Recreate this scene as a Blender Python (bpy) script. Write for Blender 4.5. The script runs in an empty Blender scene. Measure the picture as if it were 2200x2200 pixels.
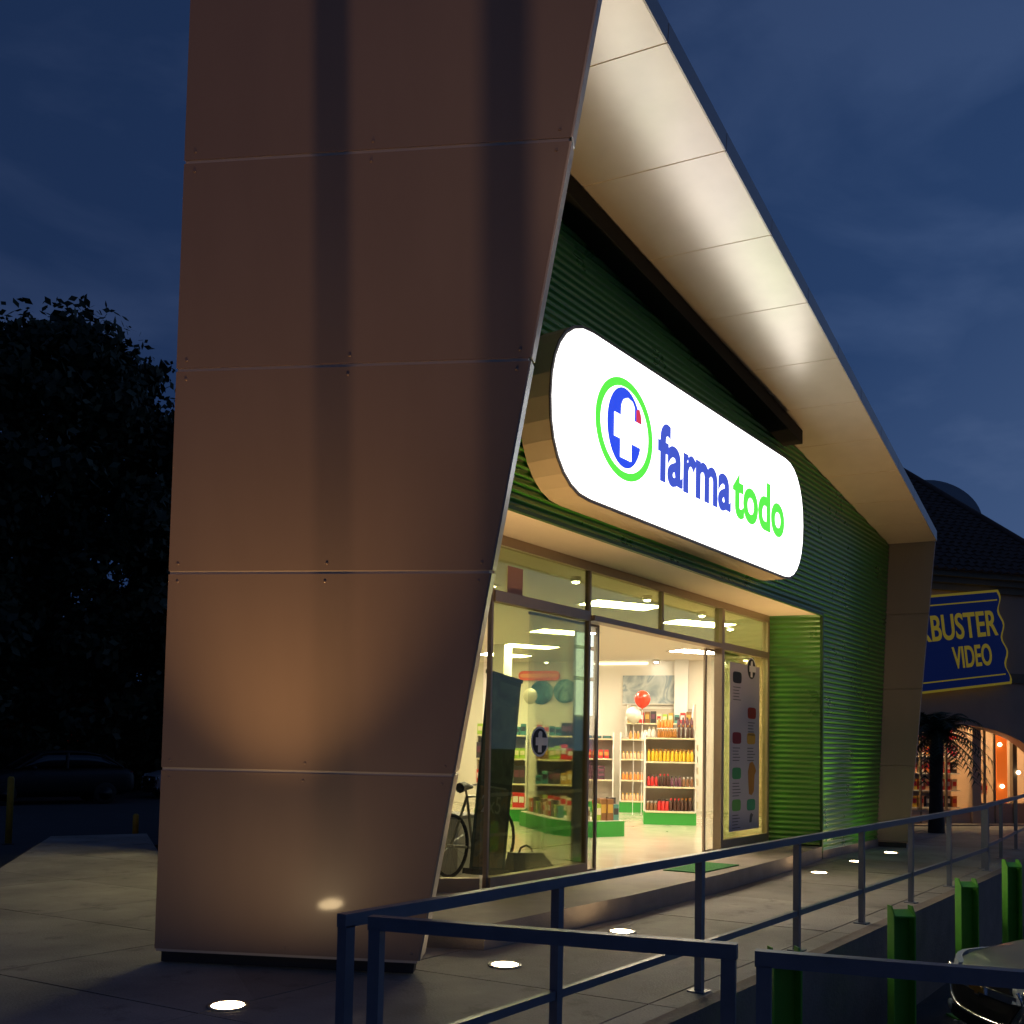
import bpy, bmesh, math, random
from mathutils import Vector, Matrix
random.seed(7)
SC = bpy.context.scene
COL = SC.collection
R = math.radians

# ------------------------------------------------------------------ camera
cam_d = bpy.data.cameras.new('camera')
cam = bpy.data.objects.new('camera', cam_d)
COL.objects.link(cam)
yaw, pit, rol = R(53.65), R(3.18), R(-1.11)
fw = Vector((math.sin(yaw) * math.cos(pit), math.cos(yaw) * math.cos(pit), math.sin(pit)))
rt = Vector((math.cos(yaw), -math.sin(yaw), 0))
up = rt.cross(fw)
r2 = math.cos(rol) * rt - math.sin(rol) * up
u2 = math.sin(rol) * rt + math.cos(rol) * up
m4 = Matrix((r2, u2, -fw)).transposed().to_4x4()
m4.translation = (0, 0, 1.6)
cam.matrix_world = m4
cam_d.sensor_width = 36
cam_d.lens = 36 * 2150 / 2200
cam_d.shift_y = (1485 - 1100) / 2200
cam_d.clip_start = 0.05
cam_d.clip_end = 2000
SC.camera = cam

# ------------------------------------------------------------------ world: dusk sky with torn clouds
W = bpy.data.worlds.new('World')
SC.world = W
W.use_nodes = True
nt = W.node_tree
nt.nodes.clear()
def wn(t, **kw):
    n = nt.nodes.new(t)
    for k, v in kw.items():
        setattr(n, k, v)
    return n
w_out = wn('ShaderNodeOutputWorld')
w_bg = wn('ShaderNodeBackground')
w_tc = wn('ShaderNodeTexCoord')
w_sep = wn('ShaderNodeSeparateXYZ')
nt.links.new(w_tc.outputs['Generated'], w_sep.inputs[0])
w_dot = wn('ShaderNodeVectorMath', operation='DOT_PRODUCT')
w_dot.inputs[1].default_value = (0.62, -0.42, -0.55)
nt.links.new(w_tc.outputs['Generated'], w_dot.inputs[0])
w_ramp = wn('ShaderNodeValToRGB')
e = w_ramp.color_ramp.elements
e[0].position = 0.0; e[0].color = (0.009, 0.021, 0.060, 1)
e[1].position = 1.0; e[1].color = (0.075, 0.128, 0.26, 1)
x = w_ramp.color_ramp.elements.new(0.45); x.color = (0.0125, 0.030, 0.088, 1)
x = w_ramp.color_ramp.elements.new(0.72); x.color = (0.021, 0.050, 0.135, 1)
w_mr = wn('ShaderNodeMapRange')
w_mr.inputs['From Min'].default_value = -0.75
w_mr.inputs['From Max'].default_value = 0.62
nt.links.new(w_dot.outputs['Value'], w_mr.inputs['Value'])
nt.links.new(w_mr.outputs['Result'], w_ramp.inputs[0])
w_map = wn('ShaderNodeMapping')
w_map.inputs['Scale'].default_value = (1.0, 1.0, 2.3)
w_map.inputs['Rotation'].default_value = (0.35, 0.25, 0.4)
nt.links.new(w_tc.outputs['Generated'], w_map.inputs[0])
w_no = wn('ShaderNodeTexNoise')
w_no.inputs['Scale'].default_value = 2.9
w_no.inputs['Detail'].default_value = 7
w_no.inputs['Roughness'].default_value = 0.52
w_no.inputs['Distortion'].default_value = 0.35
nt.links.new(w_map.outputs[0], w_no.inputs['Vector'])
w_cr = wn('ShaderNodeMapRange')
w_cr.inputs['From Min'].default_value = 0.48
w_cr.inputs['From Max'].default_value = 0.62
nt.links.new(w_no.outputs['Fac'], w_cr.inputs['Value'])
w_cm = wn('ShaderNodeMath', operation='MULTIPLY')
w_cm.inputs[1].default_value = 0.72
nt.links.new(w_cr.outputs['Result'], w_cm.inputs[0])
w_cl = wn('ShaderNodeVectorMath', operation='MULTIPLY_ADD')
w_cl.inputs[1].default_value = (1.8, 1.55, 1.35)
w_cl.inputs[2].default_value = (0.007, 0.006, 0.008)
nt.links.new(w_ramp.outputs['Color'], w_cl.inputs[0])
w_mix = wn('ShaderNodeMixRGB')
nt.links.new(w_cm.outputs[0], w_mix.inputs['Fac'])
nt.links.new(w_ramp.outputs['Color'], w_mix.inputs['Color1'])
nt.links.new(w_cl.outputs[0], w_mix.inputs['Color2'])
nt.links.new(w_mix.outputs['Color'], w_bg.inputs['Color'])
w_bg.inputs['Strength'].default_value = 1.0
nt.links.new(w_bg.outputs[0], w_out.inputs[0])

vs = SC.view_settings
vs.view_transform = 'Standard'
vs.look = 'None'
vs.exposure = 0
vs.gamma = 1
vs.use_curve_mapping = False
cy = SC.cycles
cy.use_denoising = True
cy.max_bounces = 8
cy.diffuse_bounces = 4
cy.glossy_bounces = 4
cy.transparent_max_bounces = 16
cy.sample_clamp_indirect = 4.0
cy.caustics_reflective = False
cy.caustics_refractive = False

# light levels (one place to tune)
SIGN_EMIT = 3.1
SHOP_PANEL = 66.0
SPOT_EMIT = 60.0
UPLIGHT_W = 300.0
UPLIGHT_LENS = 45.0

# ------------------------------------------------------------------ helpers: materials
MATS = {}
def mat(name, col, rough=0.6, metal=0.0, var=0.0, scale=6.0, bump=0.0, bscale=40.0, emit=None, es=0.0, spec=0.5, coat=0.0):
    m = bpy.data.materials.new(name)
    m.use_nodes = True
    t = m.node_tree
    b = t.nodes['Principled BSDF']
    b.inputs['Base Color'].default_value = (*col, 1)
    b.inputs['Roughness'].default_value = rough
    b.inputs['Metallic'].default_value = metal
    b.inputs['Specular IOR Level'].default_value = spec
    b.inputs['Coat Weight'].default_value = coat
    b.inputs['Coat Roughness'].default_value = 0.08
    tc = t.nodes.new('ShaderNodeTexCoord')
    if var > 0:
        n = t.nodes.new('ShaderNodeTexNoise')
        n.inputs['Scale'].default_value = scale
        n.inputs['Detail'].default_value = 6
        n.inputs['Roughness'].default_value = 0.6
        t.links.new(tc.outputs['Object'], n.inputs['Vector'])
        mr = t.nodes.new('ShaderNodeMapRange')
        mr.inputs['From Min'].default_value = 0.3
        mr.inputs['From Max'].default_value = 0.7
        mr.inputs['To Min'].default_value = 1 - var
        mr.inputs['To Max'].default_value = 1 + var
        t.links.new(n.outputs['Fac'], mr.inputs['Value'])
        v = t.nodes.new('ShaderNodeVectorMath')
        v.operation = 'SCALE'
        v.inputs[0].default_value = col
        t.links.new(mr.outputs['Result'], v.inputs['Scale'])
        t.links.new(v.outputs[0], b.inputs['Base Color'])
        mr2 = t.nodes.new('ShaderNodeMapRange')
        mr2.inputs['To Min'].default_value = max(0.02, rough - 0.1)
        mr2.inputs['To Max'].default_value = min(1, rough + 0.1)
        t.links.new(n.outputs['Fac'], mr2.inputs['Value'])
        t.links.new(mr2.outputs['Result'], b.inputs['Roughness'])
    if bump > 0:
        n = t.nodes.new('ShaderNodeTexNoise')
        n.inputs['Scale'].default_value = bscale
        n.inputs['Detail'].default_value = 5
        t.links.new(tc.outputs['Object'], n.inputs['Vector'])
        bp = t.nodes.new('ShaderNodeBump')
        bp.inputs['Strength'].default_value = bump
        bp.inputs['Distance'].default_value = 0.02
        t.links.new(n.outputs['Fac'], bp.inputs['Height'])
        t.links.new(bp.outputs[0], b.inputs['Normal'])
    if emit:
        b.inputs['Emission Color'].default_value = (*emit, 1)
        b.inputs['Emission Strength'].default_value = es
    MATS[name] = m
    return m

def glass(name, tint, refl=0.08):
    m = bpy.data.materials.new(name)
    m.use_nodes = True
    t = m.node_tree
    t.nodes.clear()
    o = t.nodes.new('ShaderNodeOutputMaterial')
    tr = t.nodes.new('ShaderNodeBsdfTransparent')
    tr.inputs[0].default_value = (*tint, 1)
    gl = t.nodes.new('ShaderNodeBsdfGlossy')
    gl.inputs['Roughness'].default_value = 0.02
    gl.inputs[0].default_value = (1, 1, 1, 1)
    fr = t.nodes.new('ShaderNodeLayerWeight')
    fr.inputs['Blend'].default_value = 0.18
    mu = t.nodes.new('ShaderNodeMapRange')
    mu.inputs['To Min'].default_value = refl * 0.5
    mu.inputs['To Max'].default_value = 0.45
    t.links.new(fr.outputs['Fresnel'], mu.inputs['Value'])
    mx = t.nodes.new('ShaderNodeMixShader')
    t.links.new(mu.outputs['Result'], mx.inputs[0])
    t.links.new(tr.outputs[0], mx.inputs[1])
    t.links.new(gl.outputs[0], mx.inputs[2])
    t.links.new(mx.outputs[0], o.inputs[0])
    MATS[name] = m
    return m

M = MATS
def streaky(name, col, rough, metal, var, coat):
    m = mat(name, col, rough=rough, metal=metal, coat=coat)
    t = m.node_tree; b = t.nodes['Principled BSDF']
    b.inputs['Coat Roughness'].default_value = .10
    tc = t.nodes.new('ShaderNodeTexCoord'); mp = t.nodes.new('ShaderNodeMapping')
    mp.inputs['Scale'].default_value = (2.5, 2.5, .3)
    n1 = t.nodes.new('ShaderNodeTexNoise'); n1.inputs['Scale'].default_value = 1.6; n1.inputs['Detail'].default_value = 5
    n2 = t.nodes.new('ShaderNodeTexNoise'); n2.inputs['Scale'].default_value = .9; n2.inputs['Detail'].default_value = 4
    t.links.new(tc.outputs['Object'], mp.inputs[0]); t.links.new(mp.outputs[0], n1.inputs['Vector']); t.links.new(tc.outputs['Object'], n2.inputs['Vector'])
    ad = t.nodes.new('ShaderNodeMath'); ad.operation = 'ADD'
    t.links.new(n1.outputs['Fac'], ad.inputs[0]); t.links.new(n2.outputs['Fac'], ad.inputs[1])
    mr = t.nodes.new('ShaderNodeMapRange'); mr.inputs['From Min'].default_value = .7; mr.inputs['From Max'].default_value = 1.3
    mr.inputs['To Min'].default_value = 1 - var; mr.inputs['To Max'].default_value = 1 + var
    t.links.new(ad.outputs[0], mr.inputs['Value'])
    v = t.nodes.new('ShaderNodeVectorMath'); v.operation = 'SCALE'; v.inputs[0].default_value = col
    t.links.new(mr.outputs['Result'], v.inputs['Scale']); t.links.new(v.outputs[0], b.inputs['Base Color'])
    bp = t.nodes.new('ShaderNodeBump'); bp.inputs['Strength'].default_value = .03; bp.inputs['Distance'].default_value = .05
    t.links.new(n2.outputs['Fac'], bp.inputs['Height']); t.links.new(bp.outputs[0], b.inputs['Normal'])
streaky('panel', (0.43, 0.305, 0.23), .42, 0.0, .045, .35)
streaky('panel_inner', (0.27, 0.235, 0.175), .5, 0.0, .05, 0.0)  # darker copy of the panel; the portal wall's weak lighting is in the colour
streaky('panel_soffit', (0.66, 0.60, 0.51), .30, .55, .05, 0.0)
mat('alu', (0.36, 0.36, 0.37), rough=0.42, metal=0.55, var=0.05, scale=5)
mat('alu_frame', (0.40, 0.31, 0.22), rough=0.42, metal=0.5, var=0.05, scale=9)
mat('joint_back', (0.85, 0.74, 0.60), rough=0.6)  # uplight caught in the joints is put into this pale colour
mat('dark_plinth', (0.05, 0.05, 0.05), rough=0.7, var=0.1)
mat('green_metal', (0.060, 0.32, 0.020), rough=0.30, metal=0.10, var=0.06, scale=2.2, spec=1.0, coat=0.3)
mat('green_dark_trim', (0.02, 0.085, 0.012), rough=0.4)
mat('trough_shade', (0.004, 0.005, 0.004), rough=0.9)
mat('plaster', (0.74, 0.66, 0.53), rough=0.75, var=0.03, scale=3, bump=0.05, bscale=30)
mat('concrete', (0.30, 0.275, 0.24), rough=0.74, var=0.34, scale=.9, bump=0.3, bscale=55)
mat('concrete_dark', (0.22, 0.175, 0.145), rough=0.85, var=0.25, scale=2.2, bump=0.3, bscale=40)
mat('step_stone', (0.30, 0.25, 0.21), rough=0.7, var=0.18, scale=3, bump=0.15, bscale=60)
mat('joint_dark', (0.07, 0.065, 0.06), rough=0.9)
mat('asphalt', (0.05, 0.05, 0.053), rough=0.85, var=0.25, scale=3, bump=0.4, bscale=90)
mat('paint_line', (0.6, 0.6, 0.58), rough=0.7, var=0.2, scale=8)
mat('rail_paint', (0.17, 0.195, 0.25), rough=0.36, metal=0.2, var=0.08, scale=12)
mat('bollard_green', (0.11, 0.42, 0.04), rough=0.45, var=0.1, scale=10)
mat('sign_case', (0.62, 0.52, 0.36), rough=0.4, var=0.03)
mat('sign_trim', (0.12, 0.10, 0.08), rough=0.4)
mat('sign_face', (0.9, 0.9, 0.9), rough=0.4, emit=(1.0, 0.985, 0.95), es=SIGN_EMIT)
mat('logo_blue', (0.02, 0.06, 0.6), rough=0.4, emit=(0.022, 0.07, 0.80), es=1.0)
mat('logo_navy', (0.03, 0.06, 0.5), rough=0.4, emit=(0.052, 0.090, 0.55), es=1.0)
mat('logo_green', (0.1, 0.8, 0.06), rough=0.4, emit=(0.105, 0.86, 0.055), es=1.0)
mat('logo_red', (0.7, 0.03, 0.05), rough=0.4, emit=(0.62, 0.035, 0.07), es=1.0)
mat('shop_wall', (0.83, 0.79, 0.70), rough=0.8, var=0.02, scale=1)
mat('shop_ceiling', (0.84, 0.79, 0.68), rough=0.85)
mat('shop_floor', (0.66, 0.60, 0.48), rough=0.12, var=0.05, scale=2)
mat('lamp_panel', (0.9, 0.9, 0.9), emit=(1.0, 0.85, 0.60), es=SHOP_PANEL)
mat('lamp_spot', (0.9, 0.9, 0.9), emit=(1.0, 0.93, 0.78), es=SPOT_EMIT)
mat('lamp_lens', (0.9, 0.9, 0.9), emit=(1.0, 0.72, 0.38), es=UPLIGHT_LENS)
mat('steel', (0.45, 0.45, 0.44), rough=0.3, metal=0.9)
mat('shelf_white', (0.80, 0.77, 0.70), rough=0.5)
mat('shelf_back', (0.50, 0.44, 0.37), rough=0.7)
mat('base_green', (0.02, 0.25, 0.03), rough=0.5)
mat('black', (0.012, 0.012, 0.013), rough=0.5)
mat('rubber', (0.02, 0.02, 0.02), rough=0.8)
mat('white', (0.8, 0.8, 0.78), rough=0.5)
mat('mat_green', (0.02, 0.16, 0.03), rough=0.95, bump=0.5, bscale=150)
mat('mid_grey', (0.35, 0.34, 0.35), rough=0.6)
glass('shop_glass', (0.79, 0.845, 0.62), 0.09)
glass('door_glass', (0.88, 0.90, 0.80), 0.08)
glass('clear_glass', (0.97, 0.975, 0.955), 0.05)

# every slab gets a tone of its own, with darker worn stains across the joints
def slab_tone(m):
    t = m.node_tree; b = t.nodes['Principled BSDF']
    src = b.inputs['Base Color'].links[0].from_socket
    oi = t.nodes.new('ShaderNodeObjectInfo'); mr = t.nodes.new('ShaderNodeMapRange')
    mr.inputs['To Min'].default_value = .86; mr.inputs['To Max'].default_value = 1.12
    t.links.new(oi.outputs['Random'], mr.inputs['Value'])
    n = t.nodes.new('ShaderNodeTexNoise'); n.inputs['Scale'].default_value = 2.8; n.inputs['Detail'].default_value = 8; n.inputs['Roughness'].default_value = .7
    tc = t.nodes.new('ShaderNodeTexCoord'); t.links.new(tc.outputs['Object'], n.inputs['Vector'])
    m2 = t.nodes.new('ShaderNodeMapRange'); m2.inputs['From Min'].default_value = .56; m2.inputs['From Max'].default_value = .68
    m2.inputs['To Min'].default_value = 1.0; m2.inputs['To Max'].default_value = .62
    t.links.new(n.outputs['Fac'], m2.inputs['Value'])
    mu = t.nodes.new('ShaderNodeMath'); mu.operation = 'MULTIPLY'
    t.links.new(mr.outputs['Result'], mu.inputs[0]); t.links.new(m2.outputs['Result'], mu.inputs[1])
    v = t.nodes.new('ShaderNodeVectorMath'); v.operation = 'SCALE'
    t.links.new(src, v.inputs[0]); t.links.new(mu.outputs[0], v.inputs['Scale']); t.links.new(v.outputs[0], b.inputs['Base Color'])
slab_tone(M['concrete'])

# ------------------------------------------------------------------ helpers: geometry
class B:
    def __init__(s):
        s.v = []; s.f = []; s.smooth = []
    def add(s, vs_, fs, sm=False):
        o = len(s.v)
        s.v += [tuple(p) for p in vs_]
        for q in fs:
            s.f.append(tuple(i + o for i in q)); s.smooth.append(sm)
        return s
    def hexa(s, p):     # p: 8 points, bottom ring 0-3, top ring 4-7
        return s.add(p, [(0, 3, 2, 1), (4, 5, 6, 7), (0, 1, 5, 4), (1, 2, 6, 5), (2, 3, 7, 6), (3, 0, 4, 7)])
    def box(s, x0, x1, y0, y1, z0, z1, mx=None):
        p = [(x0, y0, z0), (x1, y0, z0), (x1, y1, z0), (x0, y1, z0), (x0, y0, z1), (x1, y0, z1), (x1, y1, z1), (x0, y1, z1)]
        if mx is not None:
            p = [mx @ Vector(q) for q in p]
        return s.hexa(p)
    def bar(s, a, b, w, h, upv=(0, 0, 1)):
        a, b = Vector(a), Vector(b)
        d = (b - a).normalized()
        u = Vector(upv)
        if abs(d.dot(u)) > 0.98:
            u = Vector((0, 1, 0))
        r_ = d.cross(u).normalized() * (w / 2)
        u = r_.cross(d).normalized() * (h / 2)
        return s.hexa([a - r_ - u, a + r_ - u, b + r_ - u, b - r_ - u, a - r_ + u, a + r_ + u, b + r_ + u, b - r_ + u])
    def quadslab(s, q, n, t):   # 4 points, pushed back along -n by t
        n = Vector(n).normalized() * t
        q = [Vector(p) for p in q]
        return s.hexa([p - n for p in q] + q)
    def prism(s, poly, off):    # poly: 3-D polygon, off: extrusion vector
        k = len(poly); off = Vector(off)
        a = [Vector(p) for p in poly]
        b_ = [p + off for p in a]
        fs = [tuple(range(k - 1, -1, -1)), tuple(range(k, 2 * k))]
        fs += [(i, (i + 1) % k, k + (i + 1) % k, k + i) for i in range(k)]
        return s.add(a + b_, fs)
    def tube(s, path, r, seg=8, cap=True):
        path = [Vector(p) for p in path]
        rr = r if isinstance(r, (list, tuple)) else [r] * len(path)
        rings = []
        for i, p in enumerate(path):
            d = (path[min(i + 1, len(path) - 1)] - path[max(i - 1, 0)]).normalized()
            u = Vector((0, 0, 1)) if abs(d.z) < 0.95 else Vector((1, 0, 0))
            a = d.cross(u).normalized(); c = a.cross(d)
            rings.append([p + (a * math.cos(k * 2 * math.pi / seg) + c * math.sin(k * 2 * math.pi / seg)) * rr[i] for k in range(seg)])
        fs = []
        for i in range(len(path) - 1):
            for k in range(seg):
                k2 = (k + 1) % seg
                fs.append((i * seg + k, (i + 1) * seg + k, (i + 1) * seg + k2, i * seg + k2))
        s.add([q for ring in rings for q in ring], fs, True)
        if cap:
            s.add(rings[0], [tuple(range(seg))]); s.add(rings[-1], [tuple(range(seg - 1, -1, -1))])
        return s
    def lathe(s, prof, c=(0, 0, 0), seg=12, mx=None):   # prof: (r, z)
        pts = []
        for r_, z in prof:
            for k in range(seg):
                a = 2 * math.pi * k / seg
                p = Vector((r_ * math.cos(a), r_ * math.sin(a), z))
                pts.append((mx @ p) if mx is not None else p + Vector(c))
        fs = []
        for i in range(len(prof) - 1):
            for k in range(seg):
                k2 = (k + 1) % seg
                fs.append((i * seg + k, i * seg + k2, (i + 1) * seg + k2, (i + 1) * seg + k))
        n = len(prof)
        fs.append(tuple(range(seg - 1, -1, -1))); fs.append(tuple((n - 1) * seg + k for k in range(seg)))
        return s.add(pts, fs, True)
    def mesh(s, name, m):
        me = bpy.data.meshes.new(name)
        me.from_pydata(s.v, [], s.f)
        if m:
            me.materials.append(M[m] if isinstance(m, str) else m)
        me.polygons.foreach_set('use_smooth', s.smooth)
        me.update()
        return me
    def build(s, name, m, parent=None, flip=True):
        me = s.mesh(name, m)
        if flip:
            bm = bmesh.new(); bm.from_mesh(me)
            bmesh.ops.recalc_face_normals(bm, faces=bm.faces)
            bm.to_mesh(me); bm.free()
        return link(name, me, parent)

def link(name, me, parent=None):
    o = bpy.data.objects.new(name, me)
    COL.objects.link(o)
    if parent:
        o.parent = parent
    return o
def tag(o, label, cat, group=None):
    o['label'] = label; o['category'] = cat
    if group:
        o['group'] = group
    return o
def thing(name, label, cat, loc=(0, 0, 0), rz=0.0, group=None):
    o = bpy.data.objects.new(name, None)
    o.empty_display_size = 0.1
    COL.objects.link(o)
    o.location = loc; o.rotation_euler = (0, 0, rz)
    return tag(o, label, cat, group)
def structure(o):
    o['kind'] = 'structure'
    return o
def stuff(o):
    o['kind'] = 'stuff'
    return o
def copy_tree(root, loc, rz=None, label=None, group=None):
    def rec(o, par):
        c = o.copy(); COL.objects.link(c)
        if par:
            c.parent = par
        for ch in [q for q in o.children]:
            rec(ch, c)
        return c
    r_ = rec(root, None)
    r_.location = loc
    if rz is not None:
        r_.rotation_euler = (0, 0, rz)
    if label:
        r_['label'] = label
    if group:
        r_['group'] = group
    return r_
def text_obj(name, body, size, m, parent, mx, extrude=0.004, bold=0.0, sx=1.0, align='LEFT', space=1.0):
    cu = bpy.data.curves.new(name, 'FONT')
    cu.body = body; cu.size = size; cu.extrude = extrude; cu.offset = bold
    cu.align_x = align; cu.space_character = space; cu.resolution_u = 6
    tmp = bpy.data.objects.new('tmp_' + name, cu)
    COL.objects.link(tmp)
    dg = bpy.context.evaluated_depsgraph_get()
    me = bpy.data.meshes.new_from_object(tmp.evaluated_get(dg))
    bpy.data.objects.remove(tmp); bpy.data.curves.remove(cu)
    me.name = name
    me.transform(mx @ Matrix.Diagonal((sx, 1, 1, 1)))
    me.materials.clear(); me.materials.append(M[m])
    return link(name, me, parent)
def bounds_x(me):
    xs = [v.co.x for v in me.vertices]
    return min(xs), max(xs)

# wall-facing-street frame: local x -> world +X, local y -> world +Z, facing -Y
def fmx(x, y, z):
    return Matrix(((1, 0, 0, x), (0, 0, -1, y), (0, 1, 0, z), (0, 0, 0, 1)))

# ------------------------------------------------------------------ setting: ground
def clip_poly(sub, clip):
    def inside(p, a, b):
        return (b[0] - a[0]) * (p[1] - a[1]) - (b[1] - a[1]) * (p[0] - a[0]) >= -1e-9
    def inter(p, q, a, b):
        x1, y1, x2, y2 = *a, *b
        x3, y3, x4, y4 = *p, *q
        d = (x1 - x2) * (y3 - y4) - (y1 - y2) * (x3 - x4)
        t = ((x1 - x3) * (y3 - y4) - (y1 - y3) * (x3 - x4)) / d
        return (x1 + t * (x2 - x1), y1 + t * (y2 - y1))
    out = sub
    for i in range(len(clip)):
        a, b = clip[i], clip[(i + 1) % len(clip)]
        inp, out = out, []
        for j in range(len(inp)):
            p, q = inp[j - 1], inp[j]
            if inside(q, a, b):
                if not inside(p, a, b):
                    out.append(inter(p, q, a, b))
                out.append(q)
            elif inside(p, a, b):
                out.append(inter(p, q, a, b))
        if not out:
            return []
    return out
def area(p):
    return 0.5 * sum(p[i - 1][0] * p[i][1] - p[i][0] * p[i - 1][1] for i in range(len(p)))

RD = Vector((0.32, -0.947, 0)).normalized()          # direction of the short rail, towards the street
RA = Vector((2.9, 2.88, 0))
RB = RA + RD * 8
regions = [
    [(2.9, 2.88), (27, 2.88), (27, 7.2), (5.46, 7.2)],
    [(2.9, 2.88), (10.2, 15.2), (8.8, 15.75), (-3.05, -0.25)],
    [(2.9, 2.88), (-3.05, -0.25), (-2.5, -4.7), (RB.x, RB.y)],
]
plaza = structure(B().prism([(x, y, -0.3) for x, y in regions[0]], (0, 0, 0.26)).prism([(x, y, -0.9) for x, y in regions[1]], (0, 0, 0.86))
                  .prism([(x, y, -0.9) for x, y in regions[2]], (0, 0, 0.86)).build('plaza', 'joint_dark'))
for reg in regions:
    if area(reg) < 0:
        reg.reverse()
sk = -0.14
for i in range(-7, 18):
    for j in range(-6, 7):
        y0, y1 = 5.0 + 1.93 * j + 0.006, 5.0 + 1.93 * (j + 1) - 0.006
        def X(k, y):
            return 3.55 + 1.67 * k + sk * (y - 6.4)
        cell = [(X(i, y0) + .006, y0), (X(i + 1, y0) - .006, y0), (X(i + 1, y1) - .006, y1), (X(i, y1) + .006, y1)]
        dz = random.uniform(-0.0015, 0.0015)
        for reg in regions:
            c = clip_poly(cell, reg)
            if len(c) > 2 and abs(area(c)) > 0.02:
                B().prism([(x, y, -0.06) for x, y in c], (0, 0, 0.06 + dz)).build('slab', 'concrete', plaza)
# retaining wall under the railing, coping flush with the walk
structure(B().box(2.93, 27, 2.74, 2.86, -1.0, 0.012).build('retaining_wall', 'concrete_dark'))
n_ = Vector((RD.y, -RD.x, 0))
a0 = Vector((2.96, 2.72, 0)); b0 = RB + Vector((0.06, 0, 0))
structure(B().hexa([a0 + Vector((0, 0, -1)), b0 + Vector((0, 0, -1)), b0 + Vector((.12, 0, -1)), a0 + Vector((.12, 0, -1)),
                    a0 + Vector((0, 0, .01)), b0 + Vector((0, 0, .01)), b0 + Vector((.12, 0, .01)), a0 + Vector((.12, 0, .01))]).build('retaining_wall', 'concrete_dark'))
# land to the horizon, car park on the right, road on the left
structure(B().box(-700, 900, -700, 900, -1.4, -1.1).build('ground', 'asphalt'))
pk = structure(B().box(2.95, 60, -60, 2.75, -1.09, -0.92).build('parking_lot', 'asphalt'))
for k, xx in enumerate((5.2, 7.75, 10.3, 12.85, 15.4, 17.95)):
    B().prism([(xx, 2.3, -0.916), (xx + .1, 2.3, -0.916), (xx + 3.3, -1.4, -0.916), (xx + 3.2, -1.4, -0.916)], (0, 0, 0.003)).build('bay_line', 'paint_line', pk)
road = structure(B().prism([(8.9, 15.8, -0.5), (-3.2, -0.3, -0.5), (-2.6, -5, -0.5), (-60, -5, -0.5), (-60, 120, -0.5), (60, 120, -0.5), (60, 26, -0.5), (30, 20, -0.5), (10.3, 15.3, -0.5)], (0, 0, 0.28)).build('road', 'asphalt'))
structure(B().prism([(6.3, 4.86, 0.002), (8.5, 4.80, 0.002), (10.7, 4.86, 0.002), (13.2, 5.0, 0.002), (14.9, 5.16, 0.002), (14.72, 6.1, 0.002), (7.9, 6.1, 0.002), (6.2, 6.6, 0.002), (5.7, 6.0, 0.002)], (0, 0, 0.196)).build('entrance_step', 'step_stone'))

# ------------------------------------------------------------------ the pharmacy building
bld = thing('pharmacy_building', 'pharmacy building framed by a folded beige panel portal, with ribbed green walls', 'building')
A = Vector((4.36, 6.35, 0)); Bp = Vector((5.284, 4.673, 0))
lA = Vector((-0.097, -0.14, 1)); lB = Vector((-0.0404, -0.243, 1))
ev = (Bp - A)
nT = Vector((-0.866, -0.477, -0.151)).normalized()   # outward normal of the leaning side wall
def tw(u, z):                                          # point on the outer face, u = 0 rear edge .. 1 front edge
    return (A + lA * z) * (1 - u) + (Bp + lB * z) * u
TH = 0.16
# core of the leaning wall
zt = 8.1
core = B().hexa([tw(0.003, 0.09) - nT * .006, tw(.997, 0.09) - nT * .006, tw(.997, 0.09) - nT * TH, tw(.003, 0.09) - nT * TH,
                 tw(.003, zt) - nT * .006, tw(.997, zt) - nT * .006, tw(.997, zt) - nT * TH, tw(.003, zt) - nT * TH]).build('leaning_wall', 'joint_back', bld)
B().hexa([tw(0.015, 0) - nT * .05, tw(.985, 0) - nT * .05, tw(.985, 0) - nT * .14, tw(.015, 0) - nT * .14,
          tw(.015, .10) - nT * .05, tw(.985, .10) - nT * .05, tw(.985, .10) - nT * .14, tw(.015, .10) - nT * .14]).build('plinth', 'dark_plinth', bld)
lev = [0.10, 1.40, 2.75, 4.09, 5.41, 6.75, 8.1]
for z0, z1 in zip(lev[:-1], lev[1:]):
    g = 0.011
    q = [tw(0, z0 + g), tw(1, z0 + g), tw(1, z1 - g), tw(0, z1 - g)]
    B().quadslab(q, nT, 0.005).build('wall_panel', 'panel', core)
    for uu in (.03, .5, .97):
        rv = B()
        for zz in (z0 + .06, z1 - .06):
            c_ = tw(uu, zz)
            rv.lathe([(.011, 0), (.009, .004), (.003, .0055)], seg=8, mx=Matrix.Translation(c_) @ nT.to_track_quat('Z', 'Y').to_matrix().to_4x4())
        stuff(rv.build('rivets', 'panel', core))
    # inside face panel
    q = [p - nT * (TH + .012) for p in (q[1], q[0], q[3], q[2])]
    B().quadslab(q, -nT, 0.011).build('wall_panel', 'panel_soffit', core)
    # front edge trim
    fdir = Vector((0.483, -0.876, 0))
    p0, p1 = tw(1, z0 + g), tw(1, z1 - g)
    B().hexa([p0 + fdir * .001, p0 + fdir * .014, p0 - nT * (TH + .012) + fdir * .014, p0 - nT * (TH + .012) + fdir * .001,
              p1 + fdir * .001, p1 + fdir * .014, p1 - nT * (TH + .012) + fdir * .014, p1 - nT * (TH + .012) + fdir * .001]).build('edge_trim', 'alu', core)

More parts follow.
